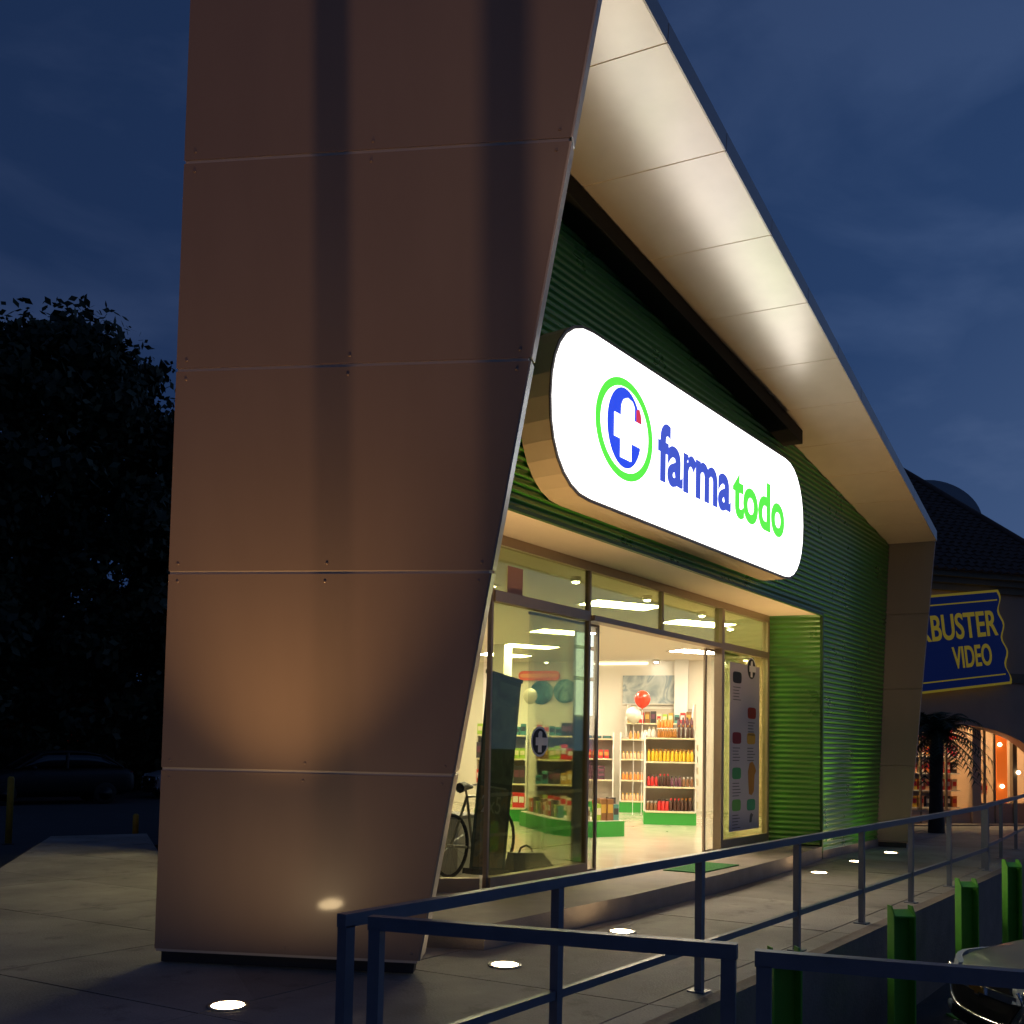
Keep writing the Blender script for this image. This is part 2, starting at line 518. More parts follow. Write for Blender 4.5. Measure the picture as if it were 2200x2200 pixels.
# sloping roof slab with soffit panels
def sof(X_, Y_):   # soffit height; level along the skewed depth direction
    return 6.80 - 0.1313 * ((X_ - 0.17 * (5.2 - Y_)) - 7.89)
def yfront(X_):
    return 3.47 + 0.0756 * (X_ - 6.19)
def fcor(xf):      # front point of the joint that starts at xf on the facade line
    X_ = xf
    for _ in range(6):
        X_ = xf + 0.17 * (5.2 - yfront(X_))
    return Vector((X_, yfront(X_), sof(X_, yfront(X_))))
nU = Vector((0.13, 0.022, 1)).normalized()
ths = 0.17
def bcor(xf):
    X_ = xf - 0.17 * 1.3
    return Vector((X_, 6.5, sof(X_, 6.5)))
x0f, x1f = 5.05, 18.52
pts = [fcor(x0f), fcor(x1f), bcor(x1f), bcor(x0f)]
roof = B().hexa([p + nU * .007 for p in pts] + [p + nU * ths for p in pts]).build('roof_slab', 'joint_back', bld)
js = [5.05, 6.3, 7.6, 8.9, 10.2, 11.5, 12.7, 13.92, 15.12, 16.36, 17.5, 18.52]
for a, b in zip(js[:-1], js[1:]):
    g = 0.006
    q = [fcor(a + g), fcor(b - g), bcor(b - g), bcor(a + g)]
    q[0] += Vector((0, 0.004, 0)); q[1] += Vector((0, 0.004, 0))
    B().hexa([p for p in q] + [p + nU * .006 for p in q]).build('soffit_panel', 'panel_soffit', roof)
    f0, f1 = fcor(a + g), fcor(b - g)
    o = Vector((0, -0.012, 0))
    B().hexa([f0 - nU * .004, f1 - nU * .004, f1 - nU * .004 + o, f0 - nU * .004 + o, f0 + nU * (ths + .01), f1 + nU * (ths + .01), f1 + nU * (ths + .01) + o, f0 + nU * (ths + .01) + o]).build('fascia_panel', 'alu', roof)

# right-hand portal wall, leaning outward
def rw(u, z):      # u 0 = at the facade (Y 5.2), 1 = front edge ; inner face
    a = Vector((17.81 + 0.138 * z, 5.2, z)); b = Vector((17.93 + 0.142 * z, 4.73 - 0.052 * z, z))
    return a * (1 - u) + b * u
nR = Vector((-0.966, -0.24, 0.135)).normalized()
zr = [0.09, 1.4, 2.75, 4.1, 5.46]
rwall = B().hexa([rw(-1.5, 0.07) - nR * .05, rw(.995, 0.07) - nR * .05, rw(.995, 0.07) - nR * .15, rw(-1.5, 0.07) - nR * .15,
                  rw(-1.5, 5.5) - nR * .05, rw(.995, 5.5) - nR * .05, rw(.995, 5.5) - nR * .15, rw(-1.5, 5.5) - nR * .15]).build('portal_wall', 'joint_back', bld)
B().hexa([rw(-1.5, 0) - nR * .03, rw(.96, 0) - nR * .03, rw(.96, 0) - nR * .14, rw(-1.5, 0) - nR * .14,
          rw(-1.5, .085) - nR * .03, rw(.96, .085) - nR * .03, rw(.96, .085) - nR * .14, rw(-1.5, .085) - nR * .14]).build('plinth', 'dark_plinth', bld)
for z0, z1 in zip(zr[:-1], zr[1:]):
    g = .004
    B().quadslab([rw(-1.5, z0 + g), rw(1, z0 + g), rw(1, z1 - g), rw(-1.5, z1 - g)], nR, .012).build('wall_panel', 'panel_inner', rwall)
    p0, p1 = rw(1, z0 + g), rw(1, z1 - g)
    o = Vector((0.24, -0.966, 0)) * .014
    B().hexa([p0 + o * .1, p0 + o, p0 - nR * .16 + o, p0 - nR * .16 + o * .1, p1 + o * .1, p1 + o, p1 - nR * .16 + o, p1 - nR * .16 + o * .1]).build('edge_trim', 'alu', rwall)

# ribbed green cladding
YF = 5.2
PIT = 0.078
def ribs(z0, z1, seg=6):
    n = int(round((z1 - z0) / PIT)) * seg
    return [(z0 + (z1 - z0) * i / n, 0.013 * math.cos(2 * math.pi * i / seg)) for i in range(n + 1)]
def corr(rows, left, right, nrm, name):
    b = B(); vs_ = []; fs = []
    n = Vector(nrm)
    for z, d in rows:
        l, r_ = left(z), right(z)
        vs_ += [Vector((l[0], l[1], z)) + n * d, Vector((r_[0], r_[1], z)) + n * d]
    for i in range(len(rows) - 1):
        fs.append((2 * i, 2 * i + 1, 2 * i + 3, 2 * i + 2))
    # a back face so that the sheet has thickness
    k = len(vs_)
    vs_ += [p - n * 0.05 for p in vs_]
    for i in range(len(rows) - 1):
        fs.append((k + 2 * i, k + 2 * i + 2, k + 2 * i + 3, k + 2 * i + 1))
    b.add(vs_, fs, True)
    return b.build(name, 'green_metal', bld)
def roofx(z):      # largest X where the cladding still meets the soffit
    return 8.45 + (6.80 - z + 0.01) / 0.1313
corr(ribs(3.72, 7.07), lambda z: (5.25, YF), lambda z: (min(17.79 + 0.138 * z, roofx(z)), YF), (0, -1, 0), 'ribbed_cladding')
corr(ribs(0.132, 3.72), lambda z: (15.02, YF), lambda z: (17.79 + 0.138 * z, YF), (0, -1, 0), 'ribbed_cladding')
# niche return
ri, ro = Vector((14.77, 5.99, 0)), Vector((14.985, 5.215, 0))
nn = Vector((-(ri - ro).y, (ri - ro).x, 0)).normalized()
if nn.x > 0:
    nn = -nn
corr(ribs(0.215, 3.7), lambda z: (ri.x, ri.y), lambda z: (ro.x, ro.y), nn, 'ribbed_return')
B().box(14.975, 15.02, 5.178, 5.222, 0.1, 3.70).build('corner_trim', 'green_dark_trim', bld)
B().box(5.3, 15.0, 5.176, 5.226, 3.685, 3.722).build('drip_edge', 'green_dark_trim', bld)
B().box(15.03, 17.86, 5.19, 5.28, 0.0, 0.13).build('plinth', 'step_stone', bld)
# niche ceiling
B().prism([(5.35, 5.23, 3.7), (14.99, 5.23, 3.7), (14.77, 6.05, 3.7), (7.7, 6.05, 3.7), (7.35, 6.40, 3.7), (5.35, 5.9, 3.7)], (0, 0, 0.05)).build('niche_ceiling', 'plaster', bld)

# solid body behind (kept below the parapet)
poly = [(7.72, 6.0), (7.3, 6.42), (8.9, 12.6), (19.57, 18.0), (23.22, 6.13), (14.8, 6.05)]
FZ, CZ = 0.16, 3.75
floor = structure(B().prism([(x, y, 0.003) for x, y in [(7.72, 5.95), (7.3, 6.42), (8.9, 12.6), (19.57, 18.0), (23.22, 6.13), (14.8, 5.95)]], (0, 0, FZ - .003)).build('shop_floor', 'shop_floor', bld))
B().prism([(x, y, CZ) for x, y in poly], (0, 0, 0.2)).build('shop_ceiling', 'shop_ceiling', bld)
def wall(a, b, z0, z1, m, name, t=0.15):
    a, b = Vector((*a, 0)), Vector((*b, 0))
    d = (b - a).normalized(); n = Vector((d.y, -d.x, 0)) * t
    return B().hexa([a + Vector((0, 0, z0)), b + Vector((0, 0, z0)), b + n + Vector((0, 0, z0)), a + n + Vector((0, 0, z0)),
                     a + Vector((0, 0, z1)), b + Vector((0, 0, z1)), b + n + Vector((0, 0, z1)), a + n + Vector((0, 0, z1))]).build(name, m, bld)
wall((19.57, 18.0), (23.22, 6.13), FZ, CZ, 'shop_wall', 'shop_wall', -0.15)
wall((8.9, 12.6), (19.57, 18.0), FZ, CZ, 'shop_wall', 'shop_wall', -0.15)
wall((14.9, 6.08), (23.22, 6.2), FZ, CZ, 'shop_wall', 'shop_wall', 0.12)
B().box(5.4, 18.2, 5.27, 5.34, 3.9, 5.3).build('backing_wall', 'dark_plinth', bld)

# shopfront frames and glass
front = thing('shopfront', 'aluminium shopfront glazing around the open sliding doorway', 'shopfront')
YG = 5.98
def fr(x0, x1, z0, z1, d=0.09, name='frame', m='alu_frame', y=YG):
    return B().box(x0, x1, y - d / 2, y + d / 2, z0, z1).build(name, m, front)
fr(7.7, 14.76, 3.60, 3.698, name='head_rail')
fr(7.765, 9.525, 3.03, 3.14, name='transom_rail')
fr(9.565, 13.0, 3.035, 3.10, 0.16, name='door_header')
fr(13.08, 14.70, 3.03, 3.13, name='transom_rail')
fr(7.735, 7.765, FZ, 3.60, 0.05, name='mullion')
fr(9.525, 9.565, FZ, 3.60, 0.06, name='mullion')
fr(11.27, 11.31, 3.10, 3.60, 0.06, name='mullion')
fr(13.0, 13.08, FZ, 3.60, 0.12, name='mullion')
fr(14.70, 14.76, FZ, 3.60, name='mullion')
fr(7.765, 9.525, FZ, 0.33, 0.1, name='sill')
fr(13.08, 14.70, FZ, 0.36, 0.1, name='sill')
fr(9.565, 13.0, FZ + .001, FZ + .03, 0.16, name='threshold')
def pane(x0, x1, z0, z1, m='shop_glass', y=YG, t=0.012):
    return B().box(x0, x1, y - t / 2, y + t / 2, z0, z1).build('glass_pane', m, front)
pane(7.765, 9.525, 0.33, 3.03)
pane(7.765, 9.525, 3.14, 3.60)
pane(9.565, 11.27, 3.10, 3.60)
pane(11.31, 13.0, 3.10, 3.60)
pane(13.08, 14.70, 3.13, 3.60)
pane(13.08, 14.70, 0.36, 3.03)
# chamfer and side glazing
def side(a, b, z0, z1, m, nm, t):
    a, b = Vector((*a, 0)), Vector((*b, 0)); d = (b - a).normalized(); n = Vector((d.y, -d.x, 0)) * t / 2
    k0, k1 = Vector((0, 0, z0)), Vector((0, 0, z1))
    return B().hexa([a - n + k0, b - n + k0, b + n + k0, a + n + k0, a - n + k1, b - n + k1, b + n + k1, a + n + k1]).build(nm, m, front)
side((7.69, 6.01), (7.32, 6.40), 0.33, 3.60, 'door_glass', 'glass_pane', .012)
side((7.69, 6.01), (7.32, 6.40), FZ, 0.33, 'alu_frame', 'sill', .1)
side((7.69, 6.01), (7.32, 6.40), 3.6, 3.698, 'alu_frame', 'head_rail', .09)
side((7.69, 6.01), (7.32, 6.40), 3.05, 3.12, 'alu_frame', 'transom_rail', .07)
side((7.295, 6.46), (8.9, 12.6), 0.33, 3.60, 'door_glass', 'glass_pane', .012)
side((7.295, 6.46), (8.9, 12.6), FZ, 0.33, 'alu_frame', 'sill', .1)
side((7.295, 6.46), (8.9, 12.6), 3.6, 3.72, 'alu_frame', 'head_rail', .09)
# slid-back door leaves: left leaf overlaps the fixed pane and shows its stile, right leaf parked behind the poster pane
for nm, x0, x1 in (('left', 8.55, 9.93), ('right', 12.76, 13.9)):
    lf = thing('sliding_door', 'glass sliding door leaf slid open on the %s of the doorway' % nm, 'door')
    def lb(a, b, c, d_, name='stile', mm='alu_frame', t=.045):
        return B().box(a, b, 6.075 - t / 2, 6.075 + t / 2, c, d_).build(name, mm, lf)
    if nm == 'left':
        lb(x1 - .035, x1, FZ + .03, 3.03, t=.03)
        lb(x0, x1 - .035, FZ + .03, FZ + .07, 'rail'); lb(x0, x1 - .035, 3.0, 3.03, 'rail')
        lb(x0, x1 - .035, FZ + .07, 3.0, 'glass_pane', 'clear_glass', .012)
    else:
        lb(x0, x0 + .045, FZ + .03, 3.03, t=.03)
        lb(x0 + .045, x1, FZ + .03, FZ + .07, 'rail'); lb(x0 + .045, x1, 3.0, 3.03, 'rail')
        lb(x0 + .045, x1, FZ + .07, 3.0, 'glass_pane', 'clear_glass', .012)
# backlit menu strip beside the door (white lightbox in three fields)
mat('lightbox', (0.8, 0.85, 0.85), rough=0.4, emit=(0.84, 0.92, 0.82), es=1.9)
mat('lb_board', (0.55, 0.55, 0.30), rough=.6)
lbx = thing('lightbox_strip', 'tall white backlit strip beside the left door jamb', 'lightbox')
for z0, z1 in ((1.98, 2.38), (2.43, 2.74), (2.79, 2.93)):
    B().box(9.66, 9.97, 6.16, 6.20, z0, z1).build('light_panel', 'lightbox', lbx)
B().box(9.67, 9.96, 6.205, 6.24, 0.17, 2.95).build('back_board', 'lb_board', lbx)

# ------------------------------------------------------------------ illuminated shop sign
sg = thing('shop_sign', 'large white illuminated pill shaped pharmacy sign with blue and green lettering', 'sign', (0, 0, 0))
def pill(x0, x1, z0, z1, y, rx, n=14):
    out = []
    rz = (z1 - z0) / 2 * 0.98
    zc = (z0 + z1) / 2
    e_ = 2.25
    def arc(cx, sgn, a0, a1):
        for i in range(n + 1):
            a = a0 + (a1 - a0) * i / n
            c, s_ = math.cos(a), math.sin(a)
            out.append((cx + rx * math.copysign(abs(c) ** (2 / e_), c), y, zc + (z1 - zc) * math.copysign(abs(s_) ** (2 / e_), s_)))
    arc(x1 - rx, 1, -math.pi / 2, math.pi / 2)
    arc(x0 + rx, -1, math.pi / 2, 3 * math.pi / 2)
    return out
SX0, SX1, SZ0, SZ1 = 7.10, 13.22, 3.90, 5.46
B().prism(pill(SX0 - .025, SX1 + .025, SZ0 - .025, SZ1 + .025, 4.87, .68), (0, 0.315, 0)).build('cabinet', 'sign_case', sg)
B().prism(pill(SX0 - .03, SX1 + .03, SZ0 - .03, SZ1 + .03, 4.855, .68), (0, 0.014, 0)).build('rim', 'sign_trim', sg)
B().prism(pill(SX0, SX1, SZ0, SZ1, 4.848, .66), (0, 0.006, 0)).build('face', 'sign_face', sg)
yl = 4.846
def ell(cx, cz, rx, rz, y, n=48):
    return [(cx + rx * math.cos(2 * math.pi * k / n), y, cz + rz * math.sin(2 * math.pi * k / n)) for k in range(n)]
def ring(cx, cz, ro_, ri_, y, m, name, parent, n=56, asp=(1, 1), off=0.004):
    o = ell(cx, cz, ro_ * asp[0], ro_ * asp[1], y, n); i = ell(cx, cz, ri_ * asp[0], ri_ * asp[1], y, n)
    b = B()
    v = o + i + [(p[0], p[1] + off, p[2]) for p in o] + [(p[0], p[1] + off, p[2]) for p in i]
    f = []
    for k in range(n):
        k2 = (k + 1) % n
        f += [(k, k2, n + k2, n + k), (2 * n + k, 3 * n + k, 3 * n + k2, 2 * n + k2), (k, 2 * n + k, 2 * n + k2, k2), (n + k, n + k2, 3 * n + k2, 3 * n + k)]
    return b.add(v, f).build(name, m, parent)
ring(8.365, 4.71, 1.0, 0.84, yl - .003, 'logo_green', 'emblem_ring', sg, asp=(0.555, 0.50))
B().prism(ell(8.355, 4.725, 0.33, 0.395, yl - .003), (0, .004, 0)).build('emblem_disc', 'logo_blue', sg)
cross = [(8.15, 4.60), (8.27, 4.60), (8.27, 4.42), (8.48, 4.42), (8.48, 4.60), (8.75, 4.60), (8.75, 4.84), (8.535, 4.84), (8.535, 4.97), (8.49, 5.02), (8.40, 5.035), (8.32, 5.0), (8.285, 4.94), (8.275, 4.83), (8.15, 4.83)]
B().prism([(x, yl - .0075, z) for x, z in cross], (0, .004, 0)).build('emblem_cross', 'sign_face', sg)
B().prism([(x, yl - .0085, z) for x, z in ((8.575, 4.845), (8.68, 4.845), (8.665, 4.93), (8.63, 4.99), (8.575, 4.96))], (0, .004, 0)).build('emblem_tip', 'logo_red', sg)
def letters(word, x0, x1, zb, cap, m):
    size = cap / 0.69
    me = text_obj('probe', word, size, m, None, Matrix.Identity(4), bold=0.026)
    bx = bounds_x(me.data); bpy.data.objects.remove(me)
    s_ = (x1 - x0) / (bx[1] - bx[0])
    xs = 0.0
    # one object per letter, advancing by the word prefix width
    for i, ch in enumerate(word):
        pre = text_obj('probe', word[:i + 1], size, m, None, Matrix.Identity(4), bold=0.026)
        one = text_obj('probe', ch, size, m, None, Matrix.Identity(4), bold=0.026)
        right = bounds_x(pre.data)[1]; b1 = bounds_x(one.data)
        bpy.data.objects.remove(pre); bpy.data.objects.remove(one)
        xx = x0 + (right - b1[1] - bx[0]) * s_
        text_obj('letter', ch, size, m, sg, fmx(xx, yl - .002, zb), extrude=.003, bold=0.026, sx=s_)
letters('farma', 9.04, 10.84, 4.40, 0.575, 'logo_navy')
letters('todo', 10.90, 12.52, 4.40, 0.575, 'logo_green')

# dark trough atop the facade, its black standing in for the shadow band
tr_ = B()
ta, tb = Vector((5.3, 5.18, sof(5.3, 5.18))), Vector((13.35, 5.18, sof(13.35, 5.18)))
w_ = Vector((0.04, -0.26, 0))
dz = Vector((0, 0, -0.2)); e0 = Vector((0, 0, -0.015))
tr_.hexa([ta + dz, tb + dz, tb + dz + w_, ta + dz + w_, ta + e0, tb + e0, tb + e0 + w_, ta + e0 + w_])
o = tr_.build('shadow_trough', 'trough_shade')
tag(o, 'long dark trough and shadow band under the sloping soffit above the pharmacy sign', 'trough')

# ------------------------------------------------------------------ in-ground uplights
def uplight_mesh():
    t = thing('ground_light', 'x', 'ground light')
    B().lathe([(0.125, 0.0), (0.125, 0.008), (0.10, 0.009), (0.10, 0.0)], seg=28).build('rim', 'steel', t)
    B().lathe([(0.098, 0.0), (0.098, 0.007), (0.06, 0.011), (0.01, 0.013)], seg=28).build('lens', 'lamp_lens', t)
    ld = bpy.data.lights.new('beam', 'SPOT')
    ld.energy = UPLIGHT_W; ld.color = (1.0, 0.60, 0.25); ld.spot_size = R(74); ld.spot_blend = 1.0; ld.shadow_soft_size = 0.07
    lo = bpy.data.objects.new('beam', ld); COL.objects.link(lo); lo.parent = t
    lo.location = (0, 0, 0.05); lo.rotation_euler = (math.pi, 0, 0)
    return t
ul = [((3.95, 4.99), 'round in-ground light glowing in front of the leaning panel wall'),
      ((5.97, 4.41), 'round in-ground light glowing just past the foot of the leaning wall'),
      ((7.72, 4.44), 'round in-ground light glowing before the entrance step, below the long rail'),
      ((13.27, 4.63), 'round in-ground light glowing at the corner of the ribbed green niche'),
      ((15.04, 4.69), 'round in-ground light half hidden by a railing post'),
      ((16.79, 4.69), 'round in-ground light glowing near the foot of the right portal wall')]
u0 = uplight_mesh()
beam0 = [c for c in u0.children if c.type == 'LIGHT'][0].data
for k, ((x, y), lab) in enumerate(ul):
    o = u0 if k == 0 else copy_tree(u0, (x, y, 0.003))
    for ch in o.children:
        if ch.type == 'LIGHT':
            ch.data = beam0
    o.location = (x, y, 0.003); o['label'] = lab; o['group'] = 'ground lights along the facade'
    if k == 5:      # the last lamp is dimmer
        for ch in o.children:
            if ch.type == 'LIGHT':
                ch.data = beam0.copy(); ch.data.energy = UPLIGHT_W * .45
    if k == 0:      # the lamp under the leaning wall is the weaker one
        for ch in o.children:
            if ch.type == 'LIGHT':
                ch.data = ch.data.copy(); ch.data.energy = UPLIGHT_W * .60; ch.data.spot_size = R(68)

# ------------------------------------------------------------------ railings
def railing(name, label, posts, mid=True, z=0.0, ext0=None):
    t = thing(name, label, 'railing', (*posts[0], z), group='steel railings on the walk edge')
    o = Vector((*posts[0], 0))
    P_ = [Vector((*p, 0)) - o for p in posts]
    B().bar(P_[0] + Vector((0, 0, .884)), P_[-1] + Vector((0, 0, .890)), .05, .054).build('top_rail', 'rail_paint', t)
    if mid:
        for a, b in zip(P_[:-1], P_[1:]):
            d = (b - a).normalized() * .029
            B().bar(a + d + Vector((0, 0, .30)), b - d + Vector((0, 0, .30)), .035, .045).build('mid_rail', 'rail_paint', t)
    for i, p in enumerate(P_):
        w = .050
        d = (P_[-1] - P_[0]).normalized() * (.03 if i == 0 else (-.03 if i == len(P_) - 1 else 0))
        B().bar(p + d + Vector((0, 0, 0.01)), p + d + Vector((0, 0, .862)), w, w, (P_[-1] - P_[0]).normalized()).build('post', 'rail_paint', t)
        B().box(p.x + d.x - .06, p.x + d.x + .06, p.y + d.y - .06, p.y + d.y + .06, .0, .009).build('foot_plate', 'rail_paint', t)
    return t
YR = 2.97
railing('railing', 'long grey steel railing running along the walk in front of the pharmacy', [(2.9, YR), (4.48, YR), (6.2, YR), (7.99, YR), (9.68, YR), (11.4, YR), (13.12, YR), (15.35, YR)])
railing('railing', 'short grey railing from the corner post towards the street, before the gap', [(2.955, 2.86), (3.385, 1.475)])
railing('railing', 'near grey railing beyond the gap, crossing in front of the parked car', [(3.355, 1.395), (3.66, 0.44), (4.05, -0.80)])
railing('railing', 'far grey railing continuing towards the tiled roof shop', [(15.52, 3.06), (17.3, 3.15), (19.2, 3.26), (21.2, 3.36)])

# ------------------------------------------------------------------ green bollards in the car park
def bollard():
    t = thing('bollard', 'x', 'bollard')
    h = 1.33
    B().box(-.078, .078, .0, .012, 0, h - .06).build('web', 'bollard_green', t)
    for sx in (-1, 1):
        b = B()
        x0, x1 = (.079 * sx, .090 * sx) if sx > 0 else (.090 * sx, .079 * sx)
        prof = [(-.10, 0), (.012, 0), (.012, h), (-.05, h), (-.10, h - .07)]
        b.prism([(x0, y, z) for y, z in prof], (x1 - x0, 0, 0)).build('flange', 'bollard_green', t)
    B().hexa([(-.078, -.098, h - .085), (.078, -.098, h - .085), (.078, -.001, h - .045), (-.078, -.001, h - .045),
              (-.078, -.098, h - .073), (.078, -.098, h - .073), (.078, -.001, h - .033), (-.078, -.001, h - .033)]).build('cap', 'bollard_green', t)
    B().box(-.16, .16, -.15, .06, 0, .02).build('base_plate', 'bollard_green', t)
    return t
b0 = bollard()
for k, (x, y, lab) in enumerate([(6.02, 2.33, 'nearest green steel channel bollard, close under the near railing'),
                                 (8.28, 2.25, 'green steel channel bollard against the concrete wall, left of the parked car'),
                                 (10.55, 2.25, 'green steel channel bollard rising behind the hood of the parked car'),
                                 (12.85, 2.25, 'farthest green steel channel bollard at the edge of the picture')]):
    o = b0 if k == 0 else copy_tree(b0, (x, y, -.92))
    o.location = (x, y, -.92); o.rotation_euler = (0, 0, R(-48)); o['label'] = lab; o['group'] = 'green bollards along the car park wall'
# ------------------------------------------------------------------ shop interior: ceiling lights
def ceil_panel(x, y, rz, lab):
    t = thing('ceiling_light', lab, 'ceiling light', (x, y, CZ), rz, group='recessed ceiling lights in the shop')
    B().box(-.62, .62, -.32, .32, -.012, -.001).build('frame', 'white', t)
    for k in range(3):
        B().box(-.57, .57, -.28 + k * .19, -.12 + k * .19, -.018, -.013).build('tube_panel', 'lamp_panel', t)
    return t
for x, y, lab in ((15.45, 10.2, 'recessed ceiling light seen through the left pane beside the white strip'),
                  (17.3, 12.3, 'recessed ceiling light above the orange wall sign'),
                  (19.85, 9.6, 'recessed ceiling light at the right jamb of the open doorway'),
                  (12.9, 7.5, 'large recessed ceiling light seen through the middle transom pane'),
                  (15.4, 7.45, 'recessed ceiling light seen through the third transom pane'),
                  (10.2, 8.6, 'recessed ceiling light hidden behind the leaning wall side'),
                  (12.6, 11.0, 'recessed ceiling light deep in the shop to the left'),
                  (18.7, 14.0, 'recessed ceiling light near the round blue wall pictures'),
                  (19.4, 7.2, 'recessed ceiling light behind the ribbed niche')):
    ceil_panel(x, y, R(-28), lab)
def spot0():
    t = thing('spot_lamp', 'x', 'spotlight')
    B().lathe([(.07, 0), (.07, -.05), (.05, -.06), (.05, -.02)], seg=14).build('housing', 'white', t)
    B().lathe([(.048, -.055), (.04, -.075), (.01, -.082)], seg=12).build('bulb', 'lamp_spot', t)
    return t
s0_ = spot0()
for k, (x, y, lab) in enumerate([(10.54, 6.79, 'bright ceiling spotlight in the first transom pane'), (12.33, 6.75, 'bright ceiling spotlight in the second transom pane'),
                                 (14.2, 6.81, 'bright ceiling spotlight in the third transom pane'), (16.03, 7.15, 'bright ceiling spotlight in the last transom pane'),
                                 (20.3, 13.9, 'bright ceiling spotlight above the round blue pictures'), (19.4, 14.4, 'small ceiling spotlight left of the orange sign'),
                                 (21.3, 11.4, 'bright ceiling spotlight above the grey mural'), (22.0, 10.0, 'ceiling spotlight behind the poster pane, left one'),
                                 (21.7, 9.3, 'ceiling spotlight behind the poster pane, right one')]):
    o = s0_ if k == 0 else copy_tree(s0_, (x, y, CZ))
    o.location = (x, y, CZ); o['label'] = lab; o['group'] = 'ceiling spotlights in the shop'
# ------------------------------------------------------------------ shop interior: shelving and goods
PAL = {}
def pcol(name, c, rough=0.35):
    mat('goods_' + name, c, rough=rough)
    PAL[name] = 'goods_' + name
for n, c in dict(yellow=(0.75, 0.48, 0.03), amber=(0.35, 0.14, 0.02), orange=(0.75, 0.28, 0.06), peach=(0.8, 0.48, 0.26), red=(0.55, 0.03, 0.03), cola=(0.05, 0.018, 0.012),
                 purple=(0.12, 0.04, 0.07), lime=(0.32, 0.5, 0.06), cream=(0.75, 0.66, 0.48), white=(0.78, 0.76, 0.7), brown=(0.2, 0.09, 0.035),
                 dark=(0.03, 0.03, 0.035), teal=(0.06, 0.22, 0.2), gold=(0.5, 0.3, 0.06), pink=(0.7, 0.22, 0.2)).items():
    pcol(n, c)
def jar_mesh(body, capm, r, h):
    b = B().lathe([(r * .92, 0), (r, .02), (r, h * .62), (r * .55, h * .8), (r * .45, h * .84)], seg=10)
    me = b.mesh('bottle', PAL[body])
    me.materials.append(M[PAL[capm]])
    c = B().lathe([(r * .5, h * .84), (r * .5, h), (r * .1, h)], seg=10)
    k = len(me.polygons)
    bm = bmesh.new(); bm.from_mesh(me)
    n0 = len(bm.verts)
    vs_ = [bm.verts.new(v) for v in c.v]
    for f in c.f:
        try:
            q = bm.faces.new([vs_[i] for i in f]); q.material_index = 1; q.smooth = True
        except ValueError:
            pass
    # label band
    bm.to_mesh(me); bm.free()
    return me
def box_mesh(body, w, d, h, band=None):
    b = B().box(-w / 2, w / 2, -d / 2, d / 2, 0, h)
    me = b.mesh('box', PAL[body])
    if band:
        me.materials.append(M[PAL[band]])
        bm = bmesh.new(); bm.from_mesh(me)
        z = h * .35
        vs_ = [bm.verts.new(p) for p in ((-w / 2 * .8, -d / 2 - .003, z), (w / 2 * .8, -d / 2 - .003, z), (w / 2 * .8, -d / 2 - .003, h * .75), (-w / 2 * .8, -d / 2 - .003, h * .75))]
        f = bm.faces.new(vs_); f.material_index = 1
        bm.to_mesh(me); bm.free()
    return me
mat('price_strip', (.78, .70, .42), rough=.4)
GOODS = {}
def goods(kind, me, mx, x, y, z, label, group, rz=0.0):
    o = link(kind, me)
    o.matrix_world = mx @ Matrix.Translation((x, y, z)) @ Matrix.Rotation(rz, 4, 'Z')
    return tag(o, label, kind, group)
def gondola(label, x, y, rz, w=1.0, h=1.72, d=0.5, levels=(0.25, 0.72, 1.2, 1.66), z=FZ, group='white shop gondolas with green bases'):
    t = thing('shelf_unit', label, 'shelf unit', (x, y, z), rz, group)
    B().box(0, w, 0, d, 0, levels[0] - .02).build('base', 'base_green', t)
    B().box(.02, w - .02, d - .05, d - .02, levels[0], h).build('back_panel', 'shelf_back', t)
    for sx in (0, w - .03):
        b = B()
        prof = [(0.04, levels[0]), (d, levels[0]), (d, h + .1), (d * .55, h + .1), (0.10, h - .12), (0.04, h - .3)]
        b.prism([(sx, yy, zz) for yy, zz in prof], (.03, 0, 0)).build('side_panel', 'shelf_white', t)
    for zz in levels:
        sh_ = B().box(-.0 + .03, w - .03, -.03, d - .06, zz - .018, zz + .012).build('shelf', 'shelf_white', t)
        B().box(.05, w - .05, -.036, -.0305, zz - .016, zz + .010).build('price_strip', 'price_strip', sh_)
    mx = Matrix.Translation((x, y, z)) @ Matrix.Rotation(rz, 4, 'Z')
    return t, mx
GA = R(-59.5)
t1, m1 = gondola('nearest white gondola with green base and rows of bottles, right in the doorway', 17.13, 9.40, GA)
ORD = ('first', 'second', 'third', 'fourth', 'fifth', 'sixth', 'seventh', 'eighth', 'ninth', 'tenth', 'eleventh', 'twelfth', 'thirteenth')
def row(mx, me, n, x0, x1, y, z, kind, label, group, jit=.004):
    for i in range(n):
        xx = x0 + (x1 - x0) * (i + .5) / n
        od = ORD[i]
        goods(kind, me, mx, xx + random.uniform(-jit, jit), y + random.uniform(-.008, .008), z, od + ' from left, ' + label, group, random.uniform(-.25, .25) if kind != 'box' else 0)
jy = jar_mesh('yellow', 'amber', .034, .24); jc = jar_mesh('cola', 'red', .034, .24); jr = jar_mesh('red', 'dark', .034, .22)
jd = jar_mesh('cola', 'amber', .032, .25); jo = jar_mesh('orange', 'peach', .034, .18); jp = jar_mesh('peach', 'yellow', .034, .17)
jb = jar_mesh('brown', 'white', .032, .18); jw = jar_mesh('white', 'cream', .036, .2); jl = jar_mesh('lime', 'yellow', .03, .18)
jpu = jar_mesh('purple', 'dark', .034, .2); ja = jar_mesh('amber', 'gold', .03, .17)
z4, z3, z2, z1_ = 1.675, 1.215, .735, .265
row(m1, jy, 12, .05, .95, .10, z3, 'bottle', 'yellow bottle in front, third shelf, nearest gondola', 'yellow bottles on the nearest gondola')
